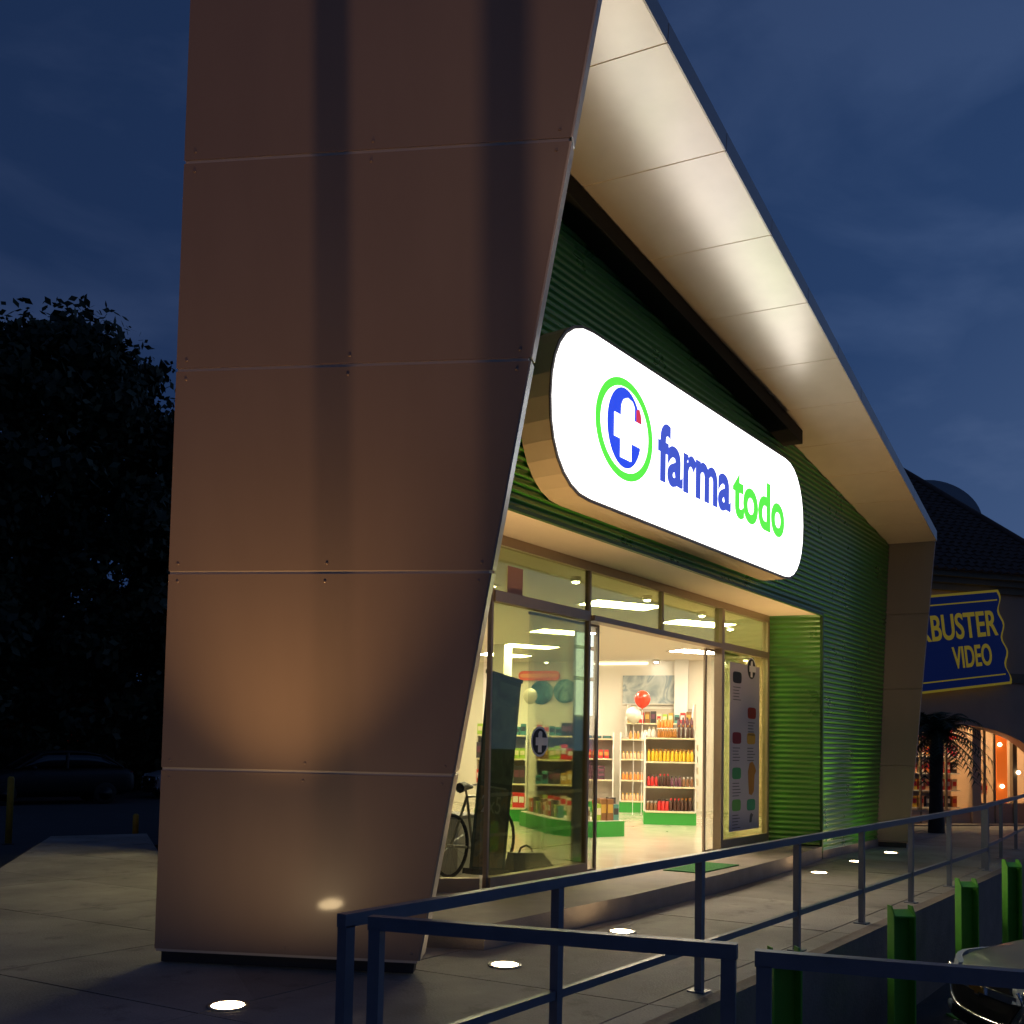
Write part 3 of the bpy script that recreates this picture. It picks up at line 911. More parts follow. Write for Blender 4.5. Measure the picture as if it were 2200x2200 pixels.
row(m1, ja, 11, .08, .92, .22, z3 + .06, 'bottle', 'amber bottle behind the yellow row, nearest gondola', 'amber bottles behind the yellow row')
for k, (me, lab) in enumerate(((jr, 'red bottle with dark cap'), (jc, 'dark cola bottle with red cap'), (jpu, 'purple bottle with dark cap'), (jb, 'brown bottle with white cap'))):
    row(m1, me, 3, .05 + .225 * k, .05 + .225 * (k + 1), .10, z2, 'bottle', lab + ', second shelf, nearest gondola', lab + 's, second shelf')
for k, (me, lab) in enumerate(((jb, 'brown bottle with white cap'), (jr, 'red bottle with dark cap'), (jc, 'dark cola bottle with red cap'), (jd, 'dark bottle with amber cap'))):
    row(m1, me, 3, .04 + .22 * k, .04 + .22 * (k + 1), .09, z1_, 'bottle', lab + ', lowest shelf front, nearest gondola', lab + 's, lowest shelf')
    row(m1, me, 3, .06 + .22 * k, .06 + .22 * (k + 1), .20, z1_, 'bottle', lab + ', lowest shelf back row, nearest gondola', lab + 's, lowest shelf, second row')
row(m1, ja, 8, .25, .62, .09, z4, 'bottle', 'amber bottle on the top shelf of the nearest gondola', 'amber bottles on the top shelf')
row(m1, jo, 5, .25, .55, .16, z4 + .19, 'bottle', 'orange bottle stacked above the amber ones on the nearest gondola', 'orange bottles stacked on top')
row(m1, jd, 4, .62, .95, .09, z4, 'bottle', 'tall dark bottle at the right end of the top shelf, nearest gondola', 'dark bottles at the top right')
row(m1, jpu, 4, .62, .95, .18, z4 + .2, 'bottle', 'purple bottle, upper tier, right end of nearest gondola', 'purple bottles at the top right')
row(m1, jw, 2, .05, .22, .1, z4, 'bottle', 'white bottle at the left end of the top shelf, nearest gondola', 'white bottles at the top left')
tier = structure  # (no extra structure needed)
B().box(.24, .96, .11, .24, 1.845 - .012, 1.862).build('riser_shelf', 'shelf_white', t1)
# hooks and blister packs on the gondola end
bx_w = box_mesh('cream', .10, .02, .13, 'white'); bx_p = box_mesh('white', .10, .02, .14, 'pink'); bx_t = box_mesh('cream', .1, .02, .12, 'teal')
mx_end = m1 @ Matrix.Translation((1.0, 0.02, 0)) @ Matrix.Rotation(R(90), 4, 'Z')
for i in range(3):
    for j in range(6):
        goods('blister_pack', (bx_w, bx_p, bx_t)[(i + j) % 3], mx_end, .09 + .15 * i, -.03, .32 + .22 * j, 'pale blister pack on the nearest gondola end, %s row up, %s column' % (('lowest', 'second', 'third', 'fourth', 'fifth', 'top')[j], ('front', 'middle', 'back')[i]), 'blister packs on the gondola end')
t2, m2 = gondola('second white gondola further back, stocked with orange and peach jars', 19.98, 11.60, GA)
row(m2, jp, 9, .04, .8, .1, z1_, 'bottle', 'peach jar on the lowest shelf of the second gondola', 'peach jars, lowest shelf')
row(m2, jo, 9, .04, .8, .1, z2, 'bottle', 'orange jar on the second shelf of the second gondola', 'orange jars, second shelf')
row(m2, jp, 9, .04, .8, .1, z3, 'bottle', 'peach jar on the third shelf of the second gondola', 'peach jars, third shelf')
row(m2, jo, 3, .2, .45, .1, z4, 'bottle', 'orange jar on the top shelf of the second gondola', 'orange jars, top shelf')
row(m2, jw, 3, .46, .75, .1, z4, 'bottle', 'white jar on the top shelf of the second gondola', 'white jars, top shelf')
t3, m3 = gondola('third white gondola of dark boxes, left of the peach jars', 19.35, 12.55, GA, w=1.0)
bxd = box_mesh('purple', .15, .16, .10, 'dark'); bxr = box_mesh('red', .10, .14, .2, 'orange'); bxk = box_mesh('dark', .2, .2, .06, 'teal')
for j in range(4):
    for i in range(5):
        if j < 3 or i == 2:
            goods('box', bxd, m3, .08 + .16 * i, .14, .735 + .105 * j, 'dark purple box, %s layer up, %s from left, third gondola' % (('first', 'second', 'third', 'top')[j], ('first', 'second', 'third', 'fourth', 'fifth')[i]), 'dark purple boxes, third gondola')
row(m3, bxr, 6, .1, .9, .12, z3, 'box', 'red box on the upper shelf of the third gondola', 'red boxes, third gondola')
row(m3, bxk, 4, .05, .95, .15, z4, 'box', 'flat dark box on top of the third gondola', 'flat boxes, third gondola')
t4, m4_ = gondola('left gondola behind the banner, with yellow and red goods', 15.35, 12.15, GA, w=1.0)
t5, m5 = gondola('white gondola behind the round door sticker', 15.95, 11.15, GA, w=1.0, h=1.66)
kinds = [box_mesh('gold', .105, .1, .24, 'cream'), box_mesh('brown', .11, .1, .27, 'gold'), box_mesh('lime', .10, .1, .21, 'cream'), box_mesh('red', .11, .1, .25, 'white'), box_mesh('cream', .105, .1, .22, 'red'), box_mesh('teal', .1, .1, .2, 'dark'), box_mesh('dark', .115, .1, .28, 'purple')]
nm_ = ['gold', 'brown', 'lime', 'red striped', 'cream', 'teal', 'dark']
for tt, mm, who in ((t4, m4_, 'left gondola'), (t5, m5, 'gondola behind the sticker')):
    for li, zz in enumerate((z1_, z2, z3, z4)):
        for i in range(8):
            k = (i // 2 + li * 3 + (0 if tt is t4 else 2)) % 7
            bo = goods('box', kinds[k], mm, .08 + .12 * i, .1 + random.uniform(-.01, .01), zz, '%s carton, %s from left, %s shelf, %s' % (nm_[k], ORD[i], ('lowest', 'second', 'third', 'top')[li], who), 'cartons on the %s' % who, random.uniform(-.1, .1))
            bo.scale = (1.08, 1.6, random.uniform(.8, 1.25))
# floor bin with rounded corner and goods on it
bn = thing('floor_bin', 'low green display island with packs on it, inside the doorway on the left', 'display island', (13.72, 8.69, FZ))
bp_ = [(0, 0), (.79, -.37), (1.25, .42), (.34, .95), (.16, .62), (.02, .2)]
B().prism([(x, y, 0) for x, y in bp_], (0, 0, .25)).build('base', 'base_green', bn)
B().prism([(x * .96 + .03, y * .96 + .01, .25) for x, y in bp_], (0, 0, .012)).build('tray', 'shelf_white', bn)
mb = Matrix.Translation((13.72, 8.69, FZ + .262)) @ Matrix.Rotation(R(-25), 4, 'Z')
for i, (k, xx, yy) in enumerate(((1, .5, .12), (1, .62, .10), (3, .5, .26), (5, .76, .14), (6, .80, .3), (2, .40, .12), (1, .62, .3))):
    me = kinds[k]
    o = goods('box', me, mb, xx, yy, 0, '%s pack on the low green display island, %s one placed from the left' % (nm_[k], ORD[i]), 'packs on the display island')
    o.scale = (1.1, 1.1, 1.3)
bxc = box_mesh('cream', .1, .1, .22, 'brown')
for i in range(6):
    goods('box', bxc, mb, .03 + .10 * (i % 3), .18 + .14 * (i // 3), 0, 'pale carton at the left end of the green display island, %s of the %s row' % (('left', 'middle', 'right')[i % 3], ('front', 'back')[i // 3]), 'pale cartons on the display island')
bn2 = thing('floor_bin', 'low green display base in front of the gondola behind the sticker', 'display island', (15.05, 10.85, FZ), R(-128))
B().box(0, 1.9, -.0, .5, 0, .25).build('base', 'base_green', bn2)
B().box(.02, 1.88, .02, .48, .25, .265).build('tray', 'shelf_white', bn2)
mb2 = Matrix.Translation((15.05, 10.85, FZ + .265)) @ Matrix.Rotation(R(-128), 4, 'Z')
for i in range(12):
    goods('box', kinds[(i * 3) % 7], mb2, .12 + .15 * i, .2, 0, '%s carton on the low green base left of the doorway, %s from right' % (nm_[(i * 3) % 7], ORD[i]), 'cartons on the low green base')

# columns
cl = tag(B().box(16.75, 17.03, 12.55, 12.83, FZ, CZ).build('column', 'shop_wall'), 'slim cream column beside the orange wall sign', 'column')
cl = tag(B().hexa([(21.52, 11.0, FZ), (21.42, 10.97, FZ), (21.50, 10.66, FZ), (21.60, 10.69, FZ), (21.52, 11.0, CZ), (21.42, 10.97, CZ), (21.50, 10.66, CZ), (21.60, 10.69, CZ)]).build('column', 'white'), 'white pilaster right of the grey mural', 'column')
# end wall frame: local x along the wall to the right, y up, facing the room
wd = Vector((0.294, -0.956, 0)); wn_ = Vector((-0.956, -0.294, 0))
def wfm(Y, z, off=0.02):
    X_ = 21.15 + (12.87 - Y) * 0.3075
    p = Vector((X_, Y, z)) + wn_ * off
    return Matrix(((wd.x, 0, wn_.x, p.x), (wd.y, 0, wn_.y, p.y), (0, 1, 0, p.z), (0, 0, 0, 1)))
mat('cove', (.9, .85, .7), emit=(1.0, .86, .56), es=2.2)
_m = wfm(13.4, 3.69, .01)
tag(B().box(0, 1.75, -.02, .02, 0, .03, _m).build('cove_light', 'cove'), 'thin bright light line where the end wall meets the ceiling', 'light strip')
def img_mat(name, cols, scale, dist=1.5):
    m = bpy.data.materials.new(name); m.use_nodes = True
    t = m.node_tree; b = t.nodes['Principled BSDF']; b.inputs['Roughness'].default_value = .5
    tc = t.nodes.new('ShaderNodeTexCoord'); n = t.nodes.new('ShaderNodeTexNoise'); r_ = t.nodes.new('ShaderNodeValToRGB')
    n.inputs['Scale'].default_value = scale; n.inputs['Detail'].default_value = 3; n.inputs['Distortion'].default_value = dist
    t.links.new(tc.outputs['Object'], n.inputs['Vector']); t.links.new(n.outputs['Fac'], r_.inputs[0]); t.links.new(r_.outputs['Color'], b.inputs['Base Color'])
    el = r_.color_ramp.elements
    while len(el) < len(cols):
        el.new(.5)
    for k, c in enumerate(cols):
        el[k].position = .32 + .36 * k / (len(cols) - 1); el[k].color = (*c, 1)
    M[name] = m
img_mat('mural_print', [(.20, .25, .30), (.34, .40, .42), (.52, .56, .54), (.26, .33, .38), (.58, .60, .56)], 1.5, 1.3)
img_mat('round_print', [(.03, .10, .13), (.06, .22, .26), (.25, .42, .42), (.04, .12, .16)], 2.6, 2.0)
mx = wfm(12.31, 3.05)
o = tag(B().box(0, 1.51, -.34, .34, 0, .03, mx).build('mural', 'mural_print'), 'wide grey blue swirling picture high on the end wall', 'picture')
B().box(-.02, 1.53, -.37, -.345, 0, .06, mx).build('lower_trim', 'shelf_white', o)
for Y, z, lab in ((14.3, 2.98, 'round blue green picture under the orange sign, partly behind a white balloon'), (13.71, 3.01, 'round blue picture next to the white lightbox strip')):
    mx = wfm(Y, z)
    b = B().lathe([(.30, 0), (.30, .03), (.02, .034)], seg=36, mx=mx)
    tag(b.build('round_picture', 'round_print'), lab, 'picture', 'round pictures on the end wall')
mat('orange_sign', (0.75, 0.10, 0.02), rough=.4)
mat('orange_light', (0.8, 0.30, 0.1), rough=.4)
mx = wfm(14.86, 3.40, .04)
os_ = thing('wall_sign', 'long orange rounded sign above the round blue pictures', 'sign')
pts_ = []
for k in range(13):
    a = -math.pi / 2 + math.pi * k / 12
    pts_.append((.95 + .12 * math.cos(a), .12 * math.sin(a)))
for k in range(13):
    a = math.pi / 2 + math.pi * k / 12
    pts_.append((.10 + .12 * math.cos(a), .12 * math.sin(a)))
B().prism([mx @ Vector((x, y, 0)) for x, y in pts_], mx.to_3x3() @ Vector((0, 0, .05))).build('board', 'orange_sign', os_)
B().prism([mx @ Vector((.5 + (x - .5) * .93, y * .40, .051)) for x, y in pts_], mx.to_3x3() @ Vector((0, 0, .006))).build('stripe', 'orange_light', os_)
# wall shelf band with goods below the mural
t6, m6 = gondola('wall shelf with small packs below the grey mural', 20.80, 11.95, R(-72.9), w=1.6, h=2.42, levels=(.25, .9, 1.5, 2.05))
for i in range(11):
    k = (i * 5) % 7
    goods('box', kinds[k], m6, .1 + .14 * i, .12, 2.065, '%s pack on the wall shelf under the grey mural, %s from left' % (nm_[k], ORD[i]), 'packs on the wall shelf')

# balloons on sticks
mat('balloon_red', (0.75, 0.045, 0.02), rough=0.25, spec=.6)
mat('balloon_white', (0.85, 0.80, 0.66), rough=0.28, spec=.6)
def balloon(x, y, z, r, m, lab, zb):
    t = thing('balloon', lab, 'balloon', (x, y, z), group='balloons on sticks')
    prof = [(r * .03, -r * 1.28), (r * .10, -r * 1.22), (r * .05, -r * 1.15)] + [(r * math.sin(a) * (1 - .12 * max(0, math.cos(a))), -r * 1.1 * math.cos(a)) for a in [math.pi * k / 14 for k in range(1, 14)]] + [(r * .02, r * 1.1)]
    B().lathe(prof, seg=20).build('skin', m, t)
    B().tube([(0, 0, -r * 1.25), (.01, 0, (-r * 1.25 + zb - z) / 2), (0, 0, zb - z)], .006, 6).build('stick', 'white', t)
    return t
balloon(15.92, 8.79, 2.50, .145, 'balloon_red', 'red balloon in the doorway in front of the grey mural', .42)
balloon(15.89, 8.95, 2.215, .14, 'balloon_white', 'white balloon just below the red balloon', .42)
balloon(14.72, 10.42, 2.52, .13, 'balloon_white', 'white balloon in front of the round blue pictures', .42)

# banner, bicycle and bag in the left window
mat('banner_dark', (0.035, 0.055, 0.05), rough=.6)
img_mat('banner_print', [(.012, .022, .02), (.05, .08, .07), (.10, .14, .12), (.02, .03, .03)], 2.2, 1.0)
img_mat('banner_low', [(.05, .038, .02), (.19, .14, .07), (.12, .13, .12), (.05, .045, .04)], 4, 1.0)
bt = thing('banner', 'dark standing banner leaning in the left window, with 2x5 printed low on it', 'banner', (8.60, 6.62, FZ), 0)
lean = Matrix.Rotation(R(6.8), 4, 'Y')
def bq(x0, x1, z0, z1, y, nm, m, t_=.008):
    B().box(x0, x1, y, y + t_, z0, z1, lean).build(nm, m, bt)
bq(-.31, .31, .12, 2.22, 0, 'sheet', 'banner_dark')
bq(-.28, .28, 1.05, 2.16, -.004, 'upper_print', 'banner_print', .003)
bq(-.27, .25, .14, 1.0, -.004, 'lower_print', 'banner_low', .003)
bq(-.33, .33, 2.21, 2.25, -.01, 'top_bar', 'black', .03)
bq(-.33, .33, .06, .12, -.06, 'foot', 'black', .14)
bq(-.2, .2, .99, 1.01, -.007, 'rule', 'mid_grey', .003)
text_obj('print', '2x5', .27, 'mid_grey', bt, lean @ Matrix(((1, 0, 0, -.23), (0, 0, -1, -.009), (0, 1, 0, .72), (0, 0, 0, 1))), extrude=.001, sx=.9)
def wheel(t, cx, cz, r=.325):
    mx_ = Matrix.Translation((cx, 0, cz)) @ Matrix.Rotation(R(90), 4, 'X')
    def torus(rr, w, nm, m):
        b = B(); n, k = 32, 8; v = []; f = []
        for i in range(n):
            a = 2 * math.pi * i / n
            for j in range(k):
                c = 2 * math.pi * j / k
                v.append(mx_ @ Vector(((rr + w * math.cos(c)) * math.cos(a), (rr + w * math.cos(c)) * math.sin(a), w * math.sin(c))))
        for i in range(n):
            for j in range(k):
                f.append((i * k + j, ((i + 1) % n) * k + j, ((i + 1) % n) * k + (j + 1) % k, i * k + (j + 1) % k))
        return b.add(v, f, True).build(nm, m, t)
    w_ = torus(r, .020, 'wheel', 'rubber')
    mx2 = mx_
    b = B()
    for i in range(16):
        a = 2 * math.pi * i / 16
        b.tube([mx2 @ Vector((.02 * math.cos(a + .5), .02 * math.sin(a + .5), .02 * (-1) ** i)), mx2 @ Vector((r * .95 * math.cos(a), r * .95 * math.sin(a), 0))], .0025, 4)
    b.lathe([(.02, -.04), (.02, .04)], seg=8, mx=mx2)
    b.build('spokes', 'steel', w_)
    return w_
bk = thing('bicycle', 'bicycle standing in the left shop window behind the banner', 'bicycle', (8.36, 6.93, FZ + .02), R(6))
wheel(bk, 0, .345); wheel(bk, 1.02, .345)
mat('bike_paint', (0.35, 0.33, 0.28), rough=.3, metal=.4)
b = B()
hub0, hub1, bb, seat, head, headl = (0, 0, .345), (1.02, 0, .345), (.44, 0, .29), (.30, 0, .86), (.82, 0, .86), (.85, 0, .74)
for a_, c_ in ((seat, bb), (seat, head), (bb, headl), (head, headl), (hub0, bb), (hub0, seat)):
    b.tube([a_, c_], .016, 8)
b.build('frame', 'bike_paint', bk)
B().tube([headl, (.93, 0, .55), hub1], .014, 8).build('fork', 'bike_paint', bk)
B().tube([(.80, -.27, .96), (.78, -.1, 1.0), (.81, 0, .94), (.78, .1, 1.0), (.80, .27, .96)], .012, 8).build('handlebar', 'steel', bk)
B().tube([seat, (.27, 0, .95)], .013, 8).build('seat_post', 'steel', bk)
B().tube([(.15, 0, .96), (.24, 0, .975), (.40, 0, .965)], [.06, .055, .02], 8).build('saddle', 'black', bk)
B().lathe([(.09, -.004), (.09, .004)], seg=20, mx=Matrix.Translation((.44, -.03, .29)) @ Matrix.Rotation(R(90), 4, 'X')).build('chain_ring', 'steel', bk)
bg = thing('bag', 'black bag with a loop handle on the shop floor by the left pane', 'bag', (9.62, 6.78, FZ), R(-25))
B().hexa([(-.27, -.12, 0), (.25, -.12, 0), (.25, .12, 0), (-.27, .12, 0), (-.25, -.07, .22), (.16, -.07, .21), (.16, .07, .21), (-.25, .07, .22)]).build('body', 'black', bg)
B().tube([(-.14, 0, .21), (-.12, 0, .27), (-.05, 0, .30), (.02, 0, .27), (.04, 0, .21)], .013, 8).build('handle', 'black', bg)
B().tube([(.14, 0, .20), (.24, -.02, .12), (.33, -.04, .01)], .017, 8).build('strap', 'black', bg)
# stack of cartons low in the side window
gc = thing('gift_box', 'pale carton standing behind the banner foot', 'box', (8.95, 7.35, FZ), R(10))
B().box(-.3, .3, -.2, .2, 0, .62).build('carton', goods and 'shelf_white', gc)
B().box(-.31, .31, -.21, .21, .62, .66).build('lid', 'mid_grey', gc)
t7, m7 = gondola('pale shelf unit seen through the angled glass at the far left', 9.2, 9.05, R(-12), w=1.4, h=2.0, levels=(.25, .75, 1.2, 1.6))
for li, zz in enumerate((.265, .765, 1.215, 1.615)):
    for i in range(9):
        k = (i * 2 + li) % 7
        goods('box', kinds[k], m7, .1 + .15 * i, .14, zz, '%s pack, %s from left, %s shelf of the pale far left unit' % (nm_[k], ORD[i], ('lowest', 'second', 'third', 'top')[li]), 'packs on the far left shelf unit')
mat('purple_card', (0.16, 0.03, 0.09), rough=.5)
tag(B().box(9.15, 10.6, 9.30, 9.33, 2.2, 2.95).build('poster', 'purple_card'), 'purple placard above the pale shelf unit at the far left', 'poster')

# stickers and poster on the panes
def sticker(x, z, r, lab, ring_m='white'):
    t = thing('door_sticker', lab, 'sticker', (x, YG - .009, z))
    B().prism([(p[0], 0, p[2]) for p in ell(0, 0, r, r * 1.02, 0, 40)], (0, .002, 0)).build('border', 'white', t)
    B().prism([(p[0], -.0025, p[2]) for p in ell(0, 0, r * .86, r * .88, 0, 40)], (0, .002, 0)).build('disc', 'black', t)
    k = r
    cr = [(-.5, -.25), (-.22, -.25), (-.22, -.72), (.2, -.72), (.2, -.25), (.9, -.25), (.9, .28), (.25, .28), (.25, .62), (.1, .72), (-.08, .7), (-.2, .55), (-.2, .28), (-.5, .28)]
    B().prism([(x_ * k, -.005, z_ * k) for x_, z_ in cr], (0, .002, 0)).build('cross', 'white', t)
    return t
sticker(8.62, 1.66, .155, 'round black and white cross sticker on the left pane')
sticker(14.15, 2.83, .17, 'round black and white cross sticker at the top of the poster pane')
mat('poster_paper', (0.46, 0.44, 0.50), rough=.6)
mat('ink', (0.10, 0.10, 0.12), rough=.6)
po = thing('pane_poster', 'tall pale lilac poster of coloured icons on the right pane', 'poster', (13.38, YG - .010, .45))
B().box(0, 1.08, 0, .003, 0, 2.43).build('sheet', 'poster_paper', po)
for n, c in dict(a=(.02, .02, .03), b=(.30, .03, .02), c=(.20, .015, .03), d=(.55, .33, .06), e=(.05, .26, .10), f=(.10, .33, .07), g=(.05, .28, .17)).items():
    mat('icon_' + n, c, rough=.6)
for cx_, cz_, c in ((.25, 2.22, 'a'), (.79, 1.72, 'b'), (.25, 1.34, 'c'), (.77, 1.34, 'd'), (.25, .83, 'e'), (.25, .37, 'f'), (.78, .36, 'g')):
    r_ = []
    for k in range(16):
        a = 2 * math.pi * k / 16
        r_.append((cx_ + .155 * math.copysign(abs(math.cos(a)) ** .45, math.cos(a)), -.0025, cz_ + .085 * math.copysign(abs(math.sin(a)) ** .45, math.sin(a))))
    B().prism(r_, (0, .002, 0)).build('icon', 'icon_' + c, po)
    if not (cx_ > .7 and c == 'g'):
        for k in range(5):
            B().box(cx_ - .14, cx_ + random.uniform(.05, .15), -.0025, -.0005, cz_ - .15 - .045 * k, cz_ - .138 - .045 * k).build('text_line', 'ink', po)
mat('bread', (0.42, 0.20, 0.04), rough=.6)
B().prism([(x_, -.003, z_) for x_, z_ in ((.70, .52), (.80, .50), (.88, .56), (.90, .80), (.96, .86), (.90, .94), (.82, 1.0), (.72, .98), (.66, .85), (.68, .65))], (0, .002, 0)).build('bread_picture', 'bread', po)
B().prism([(x_, -.003, z_) for x_, z_ in ((.72, .10), (.80, .10), (.82, .17), (.86, .21), (.78, .24), (.74, .20))], (0, .002, 0)).build('figure_picture', 'ink', po)
mat('pink_paper', (0.42, 0.24, 0.20), rough=.6)
tag(B().box(8.0, 8.26, YG - .012, YG - .009, 3.13, 3.42).build('notice', 'pink_paper'), 'small pinkish notice stuck at the left end of the first transom pane', 'notice')
tag(B().prism([(10.55, 5.05, .199), (11.65, 5.06, .199), (11.60, 5.52, .199), (10.50, 5.50, .199)], (0, 0, .012)).build('door_mat', 'mat_green'), 'flat green mat on the entrance step', 'doormat')
# ------------------------------------------------------------------ cars
mat('car_silver', (0.30, 0.33, 0.32), rough=0.28, metal=0.55, coat=0.8)
mat('car_black', (0.008, 0.008, 0.009), rough=0.5)
mat('car_blue', (0.05, 0.06, 0.09), rough=0.3, coat=0.6)
mat('car_white', (0.45, 0.47, 0.5), rough=0.3, coat=0.6)
mat('car_red', (0.12, 0.02, 0.02), rough=0.3, coat=0.6)
mat('car_glass', (0.01, 0.012, 0.014), rough=0.06, spec=0.8)
mat('chrome', (0.75, 0.75, 0.73), rough=0.12, metal=1.0)
mat('grille_black', (0.008, 0.008, 0.008), rough=0.4)
mat('emblem_gold', (0.55, 0.30, 0.05), rough=0.25, metal=0.9)
mat('lamp_clear', (0.55, 0.6, 0.62), rough=0.08, spec=.9)
mat('tail_off', (0.18, 0.01, 0.012), rough=0.2)
mat('tail_lit', (0.5, 0.02, 0.02), rough=0.3, emit=(1.0, 0.05, 0.03), es=14)
mat('amber_lens', (0.5, 0.18, 0.02), rough=0.2)
mat('plate', (0.6, 0.6, 0.55), rough=0.5)
def interp(tab, x):
    if x <= tab[0][0]:
        return tab[0][1:]
    for a, b in zip(tab[:-1], tab[1:]):
        if x <= b[0]:
            t = (x - a[0]) / (b[0] - a[0]); t = t * t * (3 - 2 * t) if False else t
            return tuple(p + (q - p) * t for p, q in zip(a[1:], b[1:]))
    return tab[-1][1:]
BODY = [(0.0, .16, .36, .64), (.008, .28, .34, .655), (.025, .42, .31, .675), (.06, .55, .27, .70), (.11, .65, .24, .73), (.19, .735, .22, .765), (.32, .79, .20, .81), (.6, .835, .19, .87), (.9, .85, .19, .93), (1.2, .855, .19, .985), (1.6, .86, .19, 1.0), (2.2, .86, .19, 1.0), (3.0, .86, .19, 1.02), (3.6, .85, .20, 1.04), (3.95, .82, .24, 1.02), (4.12, .76, .30, .96), (4.2, .62, .36, .86)]
CAB = [(1.02, .66, .95, .985), (1.25, .70, .97, 1.12), (1.6, .70, .97, 1.34), (1.9, .68, .98, 1.44), (2.4, .67, .98, 1.47), (2.9, .67, .99, 1.45), (3.3, .67, .99, 1.37), (3.7, .68, 1.0, 1.15), (3.9, .66, 1.0, 1.04)]
def loft(tab, xs, exp_, nseg=28, tumble=0.0):
    b = B(); rings = []
    for x in xs:
        w, z0, z1 = interp(tab, x)
        zc, hz = (z0 + z1) / 2, (z1 - z0) / 2
        rg = []
        for k in range(nseg):
            a = 2 * math.pi * k / nseg
            c, s_ = math.cos(a), math.sin(a)
            yy = w * math.copysign(abs(c) ** (2 / exp_), c); zz = zc + hz * math.copysign(abs(s_) ** (2 / exp_), s_)
            yy *= 1 - tumble * max(0, (zz - z0) / (z1 - z0 + 1e-6))
            rg.append((x, yy, zz))
        rings.append(rg)
    f = []
    for i in range(len(rings) - 1):
        for k in range(nseg):
            k2 = (k + 1) % nseg
            f.append((i * nseg + k, i * nseg + k2, (i + 1) * nseg + k2, (i + 1) * nseg + k))
    f.append(tuple(range(nseg - 1, -1, -1))); f.append(tuple((len(rings) - 1) * nseg + k for k in range(nseg)))
    return b.add([p for r_ in rings for p in r_], f, True)
NOSE = [(0.0, -.004), (.16, 0.0), (.28, .008), (.42, .025), (.55, .06), (.65, .11), (.735, .19), (.79, .32), (.835, .6)]
def nose_x(y, z=.5):     # plan curve of the nose
    return interp(NOSE, abs(y))[0]
